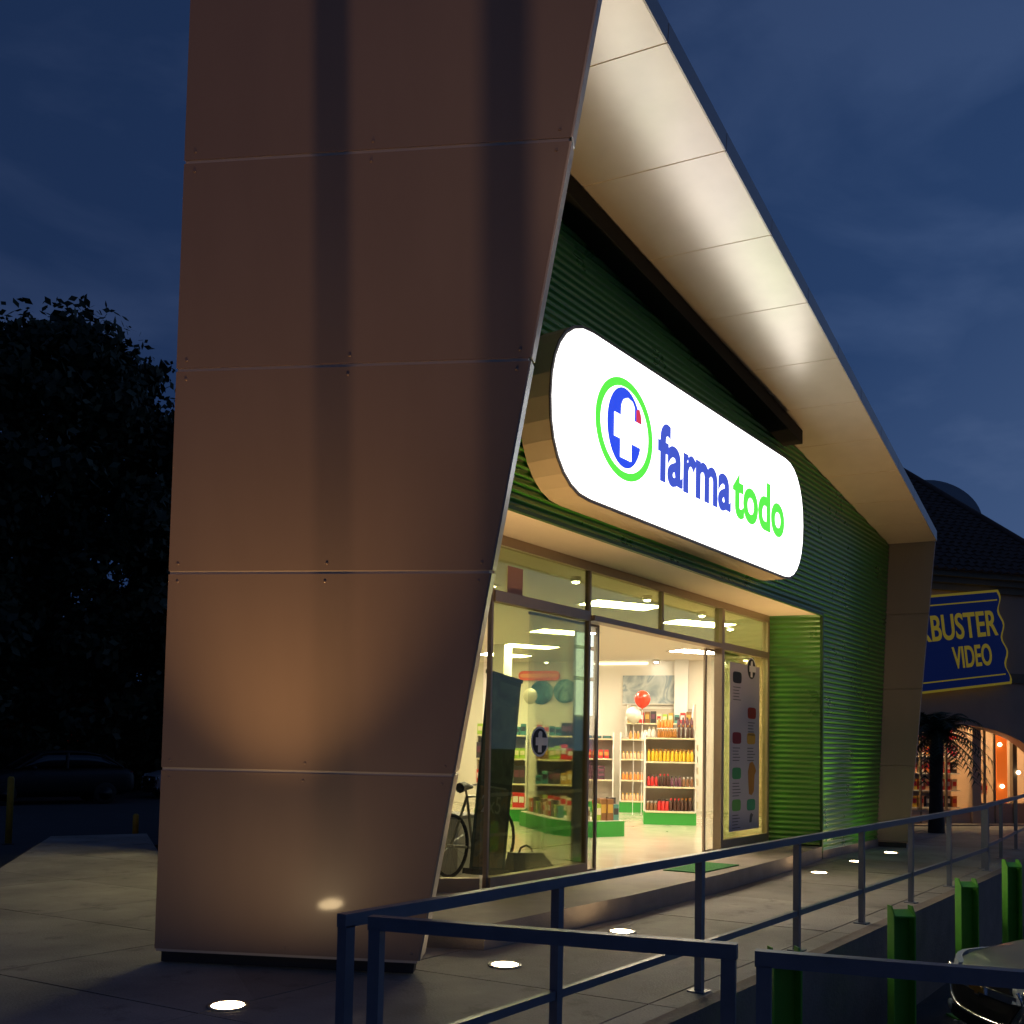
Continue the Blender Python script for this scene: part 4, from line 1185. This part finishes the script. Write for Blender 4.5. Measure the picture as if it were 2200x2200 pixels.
def make_car(name, label, loc, rz, paint, lit=False, group=None, detail=True):
    t = thing(name, label, 'car', loc, rz, group)
    xs = [0, .008, .025, .042, .06, .085, .11, .15, .19, .25, .32, .45, .6, .75, .9, 1.05, 1.2, 1.6, 2.2, 3.0, 3.6, 3.8, 3.95, 4.05, 4.12, 4.17, 4.2]
    body = loft(BODY, xs, 4.2).build('body', paint, t)
    cb = loft(CAB, [1.02, 1.12, 1.25, 1.4, 1.6, 1.75, 1.9, 2.4, 2.9, 3.1, 3.3, 3.5, 3.7, 3.9], 3.2, 24, .12).build('cabin_glass', 'car_glass', t)
    rf = loft([(1.62, .40, 1.30, 1.372), (1.9, .57, 1.36, 1.462), (2.4, .59, 1.38, 1.488), (2.9, .58, 1.37, 1.468), (3.3, .50, 1.32, 1.386)], [1.62, 1.75, 1.9, 2.2, 2.4, 2.9, 3.1, 3.3], 3.0, 20).build('roof', paint, t)
    for sy in (-1, 1):
        b = B()
        for p in ([(1.1, .70, .98), (1.45, .66, 1.22), (1.72, .60, 1.38)], [(2.35, .745, .98), (2.38, .64, 1.42)], [(3.35, .60, 1.36), (3.6, .68, 1.18), (3.85, .70, 1.02)]):
            b.tube([(q[0], q[1] * sy, q[2]) for q in p], .035, 6)
        b.build('pillars', paint, t)['kind'] = 'stuff'
        for wx in (.78, 3.35):
            mx_ = Matrix.Translation((wx, .78 * sy, .30)) @ Matrix.Rotation(R(90), 4, 'X')
            w_ = B().lathe([(.18, -.1), (.29, -.1), (.305, -.07), (.305, .07), (.29, .1), (.18, .1)], seg=24, mx=mx_).build('wheel', 'rubber', t)
            B().lathe([(.19, -.102), (.17, -.085), (.05, -.095), (.05, .095), (.17, .085), (.19, .102)], seg=20, mx=mx_).build('rim', 'steel' if paint == 'car_silver' else 'grille_black', w_)
        # rear lights
        m = 'tail_lit' if lit else 'tail_off'
        B().prism([(4.10, .70 * sy, .72), (4.19, .48 * sy, .72), (4.19, .46 * sy, .90), (4.06, .72 * sy, .92)], (.025, 0, 0)).build('tail_light', m, t)
        if detail:
            # head lamp wrapped round the corner
            b = B(); top = []; bot = []
            n = 7
            for k in range(n):
                y = .44 + .37 * k / (n - 1)
                xx = nose_x(y) - .012 + .02 * k / (n - 1)
                top.append((xx + .045, y * sy, .715 + .06 * k / (n - 1))); bot.append((xx - .012, y * sy, .575 + .03 * k / (n - 1)))
            vs_ = top + bot + [(p[0] + .06, p[1], p[2]) for p in top] + [(p[0] + .06, p[1], p[2]) for p in bot]
            fs = []
            for k in range(n - 1):
                fs += [(k, k + 1, n + k + 1, n + k), (2 * n + k, 3 * n + k, 3 * n + k + 1, 2 * n + k + 1), (k, 2 * n + k, 2 * n + k + 1, k + 1), (n + k, n + k + 1, 3 * n + k + 1, 3 * n + k)]
            fs += [(0, n, 3 * n, 2 * n), (n - 1, 3 * n - 1, 4 * n - 1, 2 * n - 1)]
            hl = b.add(vs_, fs, False).build('headlight', 'lamp_clear', t)
            B().lathe([(.055, 0), (.05, -.012), (.01, -.02)], seg=14, mx=Matrix.Translation((nose_x(.56) - .012, .56 * sy, .645)) @ Matrix.Rotation(R(90), 4, 'Y')).build('reflector', 'chrome', hl)
            B().lathe([(.05, 0), (.045, -.012), (.01, -.016)], seg=14, mx=Matrix.Translation((nose_x(.55) - .004, .55 * sy, .33)) @ Matrix.Rotation(R(90), 4, 'Y')).build('fog_lamp', 'lamp_clear', t)
            b = B().bar((1.45, .84 * sy, .97), (1.47, .93 * sy, .985), .05, .04)
            b.build('mirror_arm', paint, t)
            B().lathe([(.02, -.08), (.075, -.05), (.085, 0), (.06, .05), (.01, .06)], seg=14, mx=Matrix.Translation((1.46, .98 * sy, 1.0)) @ Matrix.Rotation(R(-90), 4, 'Y') @ Matrix.Diagonal((.75, 1, .8, 1))).build('mirror', paint, t)
    if detail:
        def patch(y0, y1, z0, z1, dx, nm, m, thick=.05, n=12, top_in=0.0, bot_in=0.0, lean_=.10):
            vs_ = []; fs = []
            zs = [z0, (z0 + z1) / 2, z1]
            for z in zs:
                k_ = (z - z0) / (z1 - z0)
                ins = bot_in * (1 - k_) + top_in * k_
                for i in range(n + 1):
                    y = (y0 + ins) + (y1 - y0 - 2 * ins) * i / n
                    vs_.append((nose_x(y) + dx + lean_ * max(0, z - .45) ** 1.0, y, z))
            m_ = len(vs_)
            vs_ += [(p[0] + thick, p[1], p[2]) for p in vs_]
            for r_ in range(2):
                for i in range(n):
                    a = r_ * (n + 1) + i
                    fs += [(a, a + 1, a + n + 2, a + n + 1), (m_ + a, m_ + a + n + 1, m_ + a + n + 2, m_ + a + 1)]
            for i in range(n):
                fs += [(i, m_ + i, m_ + i + 1, i + 1), (2 * (n + 1) + i, 2 * (n + 1) + i + 1, m_ + 2 * (n + 1) + i + 1, m_ + 2 * (n + 1) + i)]
            for r_ in range(2):
                a = r_ * (n + 1)
                fs += [(a, a + n + 1, m_ + a + n + 1, m_ + a), (a + n, m_ + a + n, m_ + a + 2 * n + 1, a + 2 * n + 1)]
            return B().add(vs_, fs).build(nm, m, t)
        patch(-.50, .50, .385, .562, -.018, 'grille', 'grille_black', bot_in=.12)
        patch(-.42, .42, .632, .690, -.020, 'upper_grille', 'grille_black', top_in=.05)
        patch(-.47, .47, .568, .626, -.030, 'grille_bar', 'chrome')
        # chrome rim of the grille
        path = []
        for y, z in ((-.47, .66), (-.515, .62), (-.53, .57), (-.52, .50), (-.48, .43), (-.40, .388), (-.28, .372), (-.14, .366), (0, .364), (.14, .366), (.28, .372), (.40, .388), (.48, .43), (.52, .50), (.53, .57), (.515, .62), (.47, .66)):
            path.append((nose_x(y) - .018 + .1 * max(0, z - .45), y, z))
        B().tube(path, .016, 8).build('grille_rim', 'chrome', t)
        patch(-.60, .60, .255, .345, -.012, 'bumper_grille', 'grille_black', bot_in=.05)
        # bow-tie shaped badge
        mx_ = Matrix.Translation((-.036, 0, .598))
        poly_ = [(-.11, -.022), (-.095, .022), (-.032, .022), (-.026, .042), (.032, .042), (.026, .022), (.11, .022), (.095, -.022), (.032, -.022), (.026, -.042), (-.032, -.042), (-.026, -.022)]
        B().prism([mx_ @ Vector((0, y, z)) for y, z in poly_], (.02, 0, 0)).build('badge', 'emblem_gold', t)
        B().prism([mx_ @ Vector((.006, y * 1.15, z * 1.35)) for y, z in poly_], (.02, 0, 0)).build('badge_rim', 'chrome', t)
        B().hexa([(-.03, -.26, .20), (-.005, -.26, .20), (-.005, .26, .20), (-.03, .26, .20), (-.035, -.26, .235), (-.01, -.26, .235), (-.01, .26, .235), (-.035, .26, .235)]).build('bumper_lip', 'black', t)
    return t
# parked nose-in at a slant beside the wall, seen over the near railing (local +x runs from nose to tail)
make_car('parked_car', 'silver car nosed in towards the wall, only its grille and hood in the picture', (9.12, 1.83, -.92), math.atan2(-.75, .66), 'car_silver')

# cars on the dark street to the left
make_car('parked_car', 'black car standing on the dark street behind the yellow post', (13.0, 27.6, -.22), R(-16), 'car_black', group='cars on the dark street')
make_car('parked_car', 'pale car half hidden behind the left edge of the leaning wall', (18.5, 27.6, -.22), R(-10), 'car_white', group='cars on the dark street')
make_car('parked_car', 'dark red car with a lit tail light at the far left edge', (15.9, 34.5, .55), R(215), 'car_red', True, group='cars on the dark street')
make_car('parked_car', 'dark van-high car with lit red tail lights beyond the black car roof', (20.6, 36.6, .85), R(205), 'car_blue', True, group='cars on the dark street', detail=False)
make_car('parked_car', 'dark car with lit red tail light beside the leaning wall, far back', (24.1, 36.5, .95), R(205), 'car_black', True, group='cars on the dark street', detail=False)
# yellow posts
mat('post_yellow', (0.42, 0.27, 0.02), rough=.6, var=.2)
def ypost(x, y, h, lab):
    t = thing('guard_post', lab, 'post', (x, y, -.22), group='yellow guard posts')
    B().lathe([(.055, 0), (.055, h), (.03, h + .03)], seg=14).build('tube', 'post_yellow', t)
    B().lathe([(.10, 0), (.10, .02)], seg=14).build('base_plate', 'dark_plinth', t)
ypost(8.75, 17.0, 1.12, 'yellow guard post at the far left by the street')
ypost(10.9, 16.6, .42, 'short yellow guard post beside the leaning wall')

# ------------------------------------------------------------------ trees on the left
mat('leaf_dark', (0.020, 0.034, 0.011), rough=.6, var=.3, scale=.6)
mat('leaf_mid', (0.045, 0.065, 0.02), rough=.55, var=.3, scale=.6)
mat('bark', (0.05, 0.04, 0.03), rough=.9, var=.3, bump=.5, bscale=12)
def broad_tree(name, label, loc, H, rx, n, seed, clumps, leaf='leaf_dark'):
    rnd = random.Random(seed)
    t = thing(name, label, 'tree', loc, group='dark broad trees behind the street')
    tr = B()
    tr.tube([(0, 0, 0), (.1, .05, H * .16), (.0, .1, H * .34), (.1, 0, H * .6)], [.38, .30, .22, .1], 10)
    for k in range(7):
        a = k * 2.4
        z0 = H * (.2 + .05 * k)
        tr.tube([(0, 0, z0), (rx * .35 * math.cos(a), rx * .35 * math.sin(a), z0 + H * .14), (rx * .7 * math.cos(a), rx * .7 * math.sin(a), z0 + H * .22)], [.14, .09, .03], 6)
    tr.build('trunk', 'bark', t)
    v = []; f = []
    cl = []
    for k in range(clumps):
        u = rnd.random()
        z = H * (.05 + .88 * u)
        prof = math.sin(math.pi * min(1, max(0.06, .06 + .94 * (1 - u) ** .62))) if False else (1 - u ** 2.6) ** .5 * (.72 + .28 * min(1, u * 4))
        a = rnd.uniform(0, 2 * math.pi)
        rr = rx * prof * math.sqrt(rnd.uniform(.0, .95))
        cl.append((rr * math.cos(a), rr * math.sin(a), z, rnd.uniform(.6, 1.1) * rx * .2))
    cl.append((0, 0, H * .97, rx * .2))
    for k in range(n):
        cx_, cy_, cz_, cr = cl[rnd.randrange(len(cl))]
        d = Vector((rnd.gauss(0, 1), rnd.gauss(0, 1), rnd.gauss(0, .8))).normalized() * cr * rnd.uniform(.55, 1.08)
        p = Vector((cx_, cy_, cz_)) + d
        nrm = (d.normalized() + Vector((rnd.gauss(0, .6), rnd.gauss(0, .6), rnd.gauss(0, .6)))).normalized()
        a1 = nrm.cross(Vector((rnd.gauss(0, 1), rnd.gauss(0, 1), rnd.gauss(0, 1)))).normalized(); a2 = nrm.cross(a1)
        s_ = rnd.uniform(.10, .22) if k % 3 else rnd.uniform(.2, .34)
        if k % 3 == 0:
            p = Vector((cx_, cy_, cz_)) + d * rnd.uniform(.2, .8)
        o = len(v)
        v += [p - a1 * s_, p + a2 * s_ * .55, p + a1 * s_, p - a2 * s_ * .55]
        f.append((o, o + 1, o + 2, o + 3))
    b = B().add(v, f)
    b.build('crown', leaf, t, flip=False)
    return t
broad_tree('broad_tree', 'tall dark round-topped tree against the dusk sky, left of the leaning wall', (18.6, 33.5, -.3), 17.0, 7.0, 70000, 3, 330)
broad_tree('broad_tree', 'lower dark tree spreading to the left edge, beside the tall round-topped one', (11.5, 34.0, -.3), 14.2, 6.4, 50000, 5, 240)
broad_tree('broad_tree', 'dark tree mostly hidden behind the leaning wall, right of the tall one', (25.5, 33.0, -.3), 14.8, 5.6, 34000, 9, 170)
def hedge(label, x0, x1, y, h, n, seed):
    rnd = random.Random(seed)
    v = []; f = []
    for k in range(n):
        p = Vector((rnd.uniform(x0, x1), y + rnd.gauss(0, .5), -.25 + h * rnd.random() ** .8 * (0.85 + .15 * math.sin(k * .01))))
        a1 = Vector((rnd.gauss(0, 1), rnd.gauss(0, 1), rnd.gauss(0, 1))).normalized(); a2 = a1.cross(Vector((rnd.gauss(0, 1), rnd.gauss(0, 1), rnd.gauss(0, 1)))).normalized()
        s_ = rnd.uniform(.12, .25); o = len(v)
        v += [p - a1 * s_, p + a2 * s_ * .6, p + a1 * s_, p - a2 * s_ * .6]; f.append((o, o + 1, o + 2, o + 3))
    t = thing('hedge', label, 'hedge', (0, 0, 0))
    B().add(v, f).build('foliage', 'leaf_dark', t, flip=False)
    B().box(x0, x1, y + .3, y + .9, -.3, h * .8).build('core', 'leaf_dark', t)
    return t
hedge('dark clipped hedge along the far side of the street', -8, 42, 38.8, 4.6, 16000, 4)

# ------------------------------------------------------------------ neighbouring shop
mat('stucco', (0.50, 0.345, 0.245), rough=.85, var=.08, scale=1.2, bump=.1, bscale=30)
mat('stucco_trim', (0.20, 0.155, 0.10), rough=.8, var=.1)
mat('roof_tile', (0.13, 0.075, 0.055), rough=.75, var=.25, scale=5)
mat('vent_metal', (0.20, 0.23, 0.27), rough=.5, metal=.4)
mat('orange_wall', (0.75, 0.16, 0.02), rough=.6, emit=(0.75, 0.13, 0.012), es=.75)
nb = thing('corner_shop', 'beige stucco shop with dark tiled hip roof and a lit arched front', 'building')
e1 = Vector((.79, -.61, 0)).normalized(); e2 = Vector((.61, .79, 0)).normalized()   # along the front, into the building
No = Vector((24.0, 5.64, 0))
def nb_p(s_, d, z):
    return No + e1 * s_ + e2 * d + Vector((0, 0, z))
nmx = Matrix(((e1.x, e2.x, 0, No.x), (e1.y, e2.y, 0, No.y), (0, 0, 1, 0), (0, 0, 0, 1)))
# front wall with a segmental arch opening
S0, S1, AZ = -4.0, 3.5, 2.62
ax0, ax1 = -2.25, 2.85
def arch_z(s_):
    k = (s_ - .3) / 2.56
    return 1.3 + 1.02 * math.sqrt(max(0, 1 - k * k))
b = B(); N = 24
for i in range(N):
    a, c = ax0 + (ax1 - ax0) * i / N, ax0 + (ax1 - ax0) * (i + 1) / N
    za, zc = arch_z(a), arch_z(c)
    b.hexa([nb_p(a, 0, za), nb_p(c, 0, zc), nb_p(c, .35, zc), nb_p(a, .35, za), nb_p(a, 0, 5.5), nb_p(c, 0, 5.5), nb_p(c, .35, 5.5), nb_p(a, .35, 5.5)])
b.hexa([nb_p(S0, 0, 0), nb_p(ax0, 0, 0), nb_p(ax0, .35, 0), nb_p(S0, .35, 0), nb_p(S0, 0, 5.5), nb_p(ax0, 0, 5.5), nb_p(ax0, .35, 5.5), nb_p(S0, .35, 5.5)])
b.hexa([nb_p(ax1, 0, 0), nb_p(S1, 0, 0), nb_p(S1, .35, 0), nb_p(ax1, .35, 0), nb_p(ax1, 0, 5.5), nb_p(S1, 0, 5.5), nb_p(S1, .35, 5.5), nb_p(ax1, .35, 5.5)])
b.build('front_wall', 'stucco', nb)
def nbx(s0, s1, d0, d1, z0, z1, nm, m, par=None):
    return B().box(s0, s1, d0, d1, z0, z1, nmx).build(nm, m, par or nb)
nbx(S0, S1, -.05, -.001, 3.30, 3.52, 'ledge', 'stucco_trim')
nbx(S0, S1, -.08, -.001, 5.36, 5.52, 'cornice', 'stucco_trim')
nbx(S0, S1, -.16, -.001, 5.52, 5.66, 'cornice', 'stucco_trim')
nbx(S0, S1, -.26, .30, 5.66, 5.78, 'eave', 'stucco_trim')
nbx(S0, S0 + .3, .36, 9, 0, 5.5, 'side_wall', 'stucco')
nbx(S1 - .3, S1, .36, 9, 0, 5.5, 'side_wall', 'stucco')
# hip roof from tile courses
apex = nb_p(2.18, 4.5, 9.6)
apex2 = nb_p(-2.6, 4.5, 9.6)
rf = B()
E0, E1, Eb0, Eb1 = nb_p(S0 - .4, -.34, 5.78), nb_p(S1 + .23, -.34, 5.78), nb_p(S0 - .4, 9.2, 5.78), nb_p(S1 + .23, 9.2, 5.78)
rf.add([E0, E1, Eb1, Eb0, apex, apex2], [(0, 1, 4, 5), (1, 2, 4), (2, 3, 5, 4), (3, 0, 5), (0, 3, 2, 1)])
roof_n = rf.build('roof', 'roof_tile', nb)
courses = 30
tb_ = B(); rnd = random.Random(2)
for k in range(courses):      # rows of half-round tiles on the street-side slope
    t0, t1 = k / courses, (k + 1.18) / courses
    a0_, a1_ = E0.lerp(apex2, t0), E0.lerp(apex2, min(1, t1)); c0, c1 = E1.lerp(apex, t0), E1.lerp(apex, min(1, t1))
    L = (c0 - a0_).length
    nrm = (E1 - E0).cross(apex - E0).normalized()
    nt_ = max(1, int(L / .24))
    for i in range(nt_):
        u0, u1 = i / nt_, (i + .86) / nt_
        p0, p1 = a0_.lerp(c0, u0), a0_.lerp(c0, u1); q0, q1 = a1_.lerp(c1, u0), a1_.lerp(c1, u1)
        hh = .075 + rnd.uniform(-.012, .012)
        pm, qm = (p0 + p1) / 2 + nrm * hh, (q0 + q1) / 2 + nrm * (hh * .45)
        o = len(tb_.v)
        tb_.add([p0 + nrm * .02, pm, p1 + nrm * .02, q0 + nrm * .003, qm, q1 + nrm * .003], [(0, 1, 4, 3), (1, 2, 5, 4), (0, 2, 1)])
tl = tb_.build('roof_tiles', 'roof_tile', roof_n, flip=False)
stuff(tl)
B().tube([E1 + Vector((0, 0, .05)), apex + Vector((0, 0, .06))], .10, 8).build('hip_cap', 'roof_tile', roof_n)
# round-shouldered block rising behind the roof
vp = [(2.4, 0), (6.5, 0), (6.5, 8.75)]
for k in range(1, 13):
    a = math.pi / 2 * k / 12
    vp.append((6.5 - 1.75 * (1 - math.cos(a)), 8.75 + 1.12 * math.sin(a)))
vp += [(2.4, 9.72)]
blk = thing('roof_block', 'pale round-shouldered block rising behind the dark tiled roof', 'building')
B().prism([nb_p(x_, 6.0, z_) for x_, z_ in vp], e2 * 3).build('shell', 'vent_metal', blk)
B().prism([nb_p(x_ * .985 + .065, 5.97, z_ * .985) for x_, z_ in vp], e2 * .029).build('front_plate', 'vent_metal', blk)
# recessed lit front under the arch
nbx(S0 + .3, S1 - .3, 5.0, 5.1, 0, 3.0, 'shop_wall', 'stucco')
nbx(S0 + .3, S1 - .3, .36, 5.0, 2.75, 2.85, 'shop_ceiling', 'shop_ceiling')
nbx(S0 + .3, S1 - .3, .0, 5.0, .002, .03, 'shop_floor', 'step_stone')
mat('nb_lamp', (0.9, 0.9, 0.9), emit=(1.0, 0.72, 0.38), es=75)
nbx(-1.2, .9, .55, .70, 2.68, 2.745, 'lamp', 'nb_lamp')
nbx(-1.2, .9, 2.9, 3.1, 2.68, 2.745, 'lamp', 'nb_lamp')
nbx(1.5, 2.5, 1.6, 1.75, 2.70, 2.745, 'lamp', 'nb_lamp')
nbx(1.22, 1.46, .36, .52, .03, 2.75, 'pier', 'stucco')
nbx(1.97, 2.27, .44, .50, .50, 2.10, 'orange_panel', 'orange_wall')
nbx(2.40, 2.52, .40, .50, .03, 2.75, 'pier', 'stucco_trim')
for s_ in (-2.2, -1.0, -.15, .55, 1.62, 1.90, 2.8):
    nbx(s_ - .02, s_ + .02, .41, .46, .03, 2.7, 'window_frame', 'stucco_trim')
nbx(-2.2, 1.22, .41, .45, .30, .345, 'window_frame', 'alu_frame')
nbx(-2.2, 1.22, .425, .436, .345, 2.7, 'window_glass', 'clear_glass')
nbx(1.46, 1.9, .425, .436, .5, 2.7, 'window_glass', 'clear_glass')
nbx(-2.2, 1.22, .42, .44, .03, .30, 'window_panel', 'stucco')
nbx(1.46, 2.8, .42, .44, .03, .5, 'window_panel', 'stucco')
# shelf racks with goods seen through the lit window
rk = thing('shelf_rack', 'lit rack of red and yellow boxes behind the palm in the arched shop window', 'rack', (0, 0, 0))
rnd = random.Random(11)
for z in (.35, .75, 1.15, 1.55, 1.95):
    B().box(-1.2, 1.25, .80, 1.12, z, z + .03, nmx).build('shelf', 'shelf_white', rk)
B().box(-1.2, 1.25, 1.13, 1.17, .03, 2.4, nmx).build('back', 'shelf_back', rk)
cols_ = ['red', 'red', 'yellow', 'cream', 'orange', 'white', 'gold', 'dark', 'peach']
ndx = {c: box_mesh(c, .13, .12, .26, 'white' if c in ('red', 'dark') else 'red') for c in set(cols_)}
for li, z in enumerate((.38, .78, 1.18, 1.58, 1.98)):
    for i in range(13):
        c = cols_[rnd.randrange(9)] if li < 3 else ('red', 'red', 'orange', 'red', 'white')[rnd.randrange(5)]
        goods('box', ndx[c], nmx, -1.1 + .185 * i, .90, z, '%s pack, place %d from left, %s rack shelf, arched shop window' % (c, i + 1, ('lowest', 'second', 'third', 'fourth', 'top')[li]), 'packs in the arched shop window')
for i, (s_, z, c) in enumerate(((1.62, .9, 'red'), (1.72, .9, 'white'), (1.86, .9, 'cream'), (1.66, 1.15, 'red'))):
    goods('box', ndx[c], nmx, s_, .75, z - .2, '%s pack low in the window beside the orange panel' % c, 'packs beside the orange panel')
# ticket shaped sign
mat('ticket_blue', (0.012, 0.028, 0.16), rough=.4, emit=(0.0006, 0.002, 0.018), es=1.0)
mat('ticket_yellow', (0.45, 0.34, 0.03), rough=.4, emit=(0.10, 0.072, 0.004), es=1.0)
tk = thing('ticket_sign', 'blue ticket shaped sign with torn right edge and yellow lettering on the stucco wall', 'sign', (0, 0, 0))
rotz = R(7.5)
tmx = Matrix.Translation(nb_p(-.12, -.16, 4.12)) @ Matrix(((e1.x, 0, -e2.x, 0), (e1.y, 0, -e2.y, 0), (0, 1, 0, 0), (0, 0, 0, 1))) @ Matrix.Rotation(rotz, 4, 'Z')
def torn(sx, sgn, inset):
    out = []
    for k in range(25):
        u = k / 24
        z = -1.09 + inset + (2.18 - 2 * inset) * u
        out.append((sgn * (sx - inset * .9 + .055 * math.sin(u * 2 * math.pi * 3.4 + .6) - .05 * u), z))
    return out
def ticket(inset):
    r_ = torn(1.72, 1, inset); l_ = torn(2.62, -1, inset); l_.reverse()
    return r_ + l_
def tprism(poly, z0, z1, nm, m):
    return B().prism([tmx @ Vector((x_, y_, z0)) for x_, y_ in poly], tmx.to_3x3() @ Vector((0, 0, z1 - z0))).build(nm, m, tk)
tprism(ticket(0), 0, .12, 'border', 'ticket_yellow')
tprism(ticket(.055), .121, .126, 'board', 'ticket_blue')
for z in (.84, -.87):
    tprism([(-2.5, z), (1.61, z), (1.61, z + .03), (-2.5, z + .03)], .127, .130, 'stripe', 'ticket_yellow')
for word, x1_, zb, cap, sx in (('BLOCKBUSTER', 1.53, .06, .56, .50), ('VIDEO', 1.28, -.60, .47, .56)):
    o = text_obj('lettering', word, cap / .69, 'ticket_yellow', tk, Matrix.Identity(4), extrude=.006, bold=.012)
    a_, b_ = bounds_x(o.data)
    wd_ = 3.5 if len(word) > 6 else 1.06
    k_ = wd_ / (b_ - a_)
    o.data.transform(tmx @ Matrix.Translation((x1_ - b_ * k_, zb, .134)) @ Matrix.Diagonal((k_, 1, 1, 1)))

# palm in front of it
mat('palm_leaf', (0.035, 0.055, 0.02), rough=.5, var=.2)
pl = thing('palm_tree', 'short dark palm in front of the lit arched shop window', 'palm tree', (21.9, 5.2, 0))
B().tube([(0, 0, 0), (.02, .01, .5), (-.02, 0, 1.1), (.02, 0, 1.7), (0, 0, 2.15)], [.17, .14, .13, .14, .10], 12).build('trunk', 'bark', pl)
cb_ = B()
for k in range(46):
    a = k * 2.399; el_ = 1.1 - 1.5 * (k / 46)
    Lf = 1.15 + .3 * rnd.random()
    pth = []
    for i in range(9):
        u = i / 8
        r_ = Lf * u * math.cos(el_) * (1 - .12 * u); zz = 2.05 + Lf * (math.sin(el_) * u - .55 * u * u)
        pth.append(Vector((r_ * math.cos(a), r_ * math.sin(a), zz)))
    fb = B().tube(pth, [.014 * (1 - .08 * i) for i in range(9)], 5)
    side_v = Vector((-math.sin(a), math.cos(a), 0))
    for i in range(1, 9):
        for h_ in (0, .5):
            p = pth[i] if h_ == 0 else (pth[i] + pth[i - 1]) / 2
            d = (pth[i] - pth[i - 1]).normalized()
            for sgn in (-1, 1):
                ll = .36 * (1 - .055 * i)
                tip = p + (side_v * sgn * .8 + d * .55 + Vector((0, 0, -.28))).normalized() * ll
                w = d * .024
                fb.add([p - w, p + w, tip], [(0, 1, 2)])
    fb.build('frond', 'palm_leaf', pl, flip=False)
# lamp standards glimpsed under the arch
mat('globe', (0.9, 0.85, 0.7), emit=(1.0, 0.8, 0.5), es=6)
for k, (s_, d, z, lab) in enumerate(((2.52, .36, 1.22, 'small bright lamp right of the orange panel'), (2.03, .40, 1.87, 'small bright lamp at the top of the orange panel'), (2.09, .40, .89, 'small bright lamp low on the orange panel'))):
    p = nb_p(s_, d, z)
    t = thing('wall_lamp', lab, 'lamp', p, group='small lamps under the arch')
    B().lathe([(.005, -.045), (.045, -.02), (.05, .01), (.03, .045), (.005, .055)], seg=12).build('globe', 'globe', t)
    B().tube([(0, 0, .05), tuple(e2 * .08 + Vector((0, 0, .09))), tuple(e2 * .2 + Vector((0, 0, .09)))], .01, 6).build('bracket', 'black', t)

# ------------------------------------------------------------------ street lamp and poles beyond the left edge: they light the leaning wall and draw the two upright shadow bands on it
mat('lamp_head', (0.9, 0.8, 0.6), emit=(1.0, 0.62, 0.33), es=30)
st = thing('street_lamp', 'tall street lamp behind the viewer on the left, lighting the leaning wall', 'street lamp', (-7.0, -3.0, -.22))
B().tube([(0, 0, 0), (0, 0, 7.6), (.15, .1, 8.0), (.7, .5, 8.15)], [.10, .07, .05, .04], 12).build('pole', 'alu', st)
B().box(.55, 1.15, .32, .68, 8.10, 8.24).build('head', 'alu', st)
B().box(.60, 1.10, .36, .64, 8.085, 8.099).build('lens', 'lamp_head', st)
sd_ = bpy.data.lights.new('lamp', 'SPOT'); sd_.energy = 330; sd_.color = (1.0, 0.56, 0.33); sd_.spot_size = R(42); sd_.spot_blend = .55; sd_.shadow_soft_size = .06
so = bpy.data.objects.new('lamp', sd_); COL.objects.link(so); so.parent = st; so.location = (.85, .5, 8.0)
so.rotation_euler = (Vector((4.6, 5.0, 5.6)) - Vector((-6.15, -2.5, 7.8))).to_track_quat('-Z', 'Y').to_euler()
for q, t_, lab in (((4.42, 4.78), .56, 'tall slim pole beyond the left edge, farther from the lamp'), ((4.96, 3.77), .42, 'tall slim pole beyond the left edge, nearer to the lamp')):
    lx, ly = -6.15, -2.5
    pp = thing('utility_pole', lab, 'pole', (lx + (q[0] - lx) * t_, ly + (q[1] - ly) * t_, -.22), group='slim poles beyond the left edge')
    B().tube([(0, 0, 0), (0, 0, 4), (0, 0, 8.6)], [.085, .075, .065], 12).build('shaft', 'bark', pp)
    B().lathe([(.16, 0), (.16, .03)], seg=12).build('foot', 'dark_plinth', pp)

st2 = thing('street_lamp', 'unseen street lamp beyond the right edge, for gloss streaks on the ribbed wall', 'street lamp', (43.0, -3.6, -.92))  # lamp added out of view to streak gloss on the ribbed wall
B().tube([(0, 0, 0), (0, 0, 7.9), (-.15, .1, 8.3), (-.7, .4, 8.45)], [.10, .07, .05, .04], 12).build('pole', 'alu', st2)
B().box(-1.15, -.55, .22, .58, 8.40, 8.54).build('head', 'alu', st2)
B().box(-1.10, -.60, .26, .54, 8.385, 8.399).build('lens', 'lamp_head', st2)
s2_ = bpy.data.lights.new('lamp', 'SPOT'); s2_.energy = 3200; s2_.color = (1.0, 0.80, 0.55); s2_.spot_size = R(165); s2_.spot_blend = .6; s2_.shadow_soft_size = .35
so2 = bpy.data.objects.new('lamp', s2_); COL.objects.link(so2); so2.parent = st2; so2.location = (-.85, .4, 8.3)
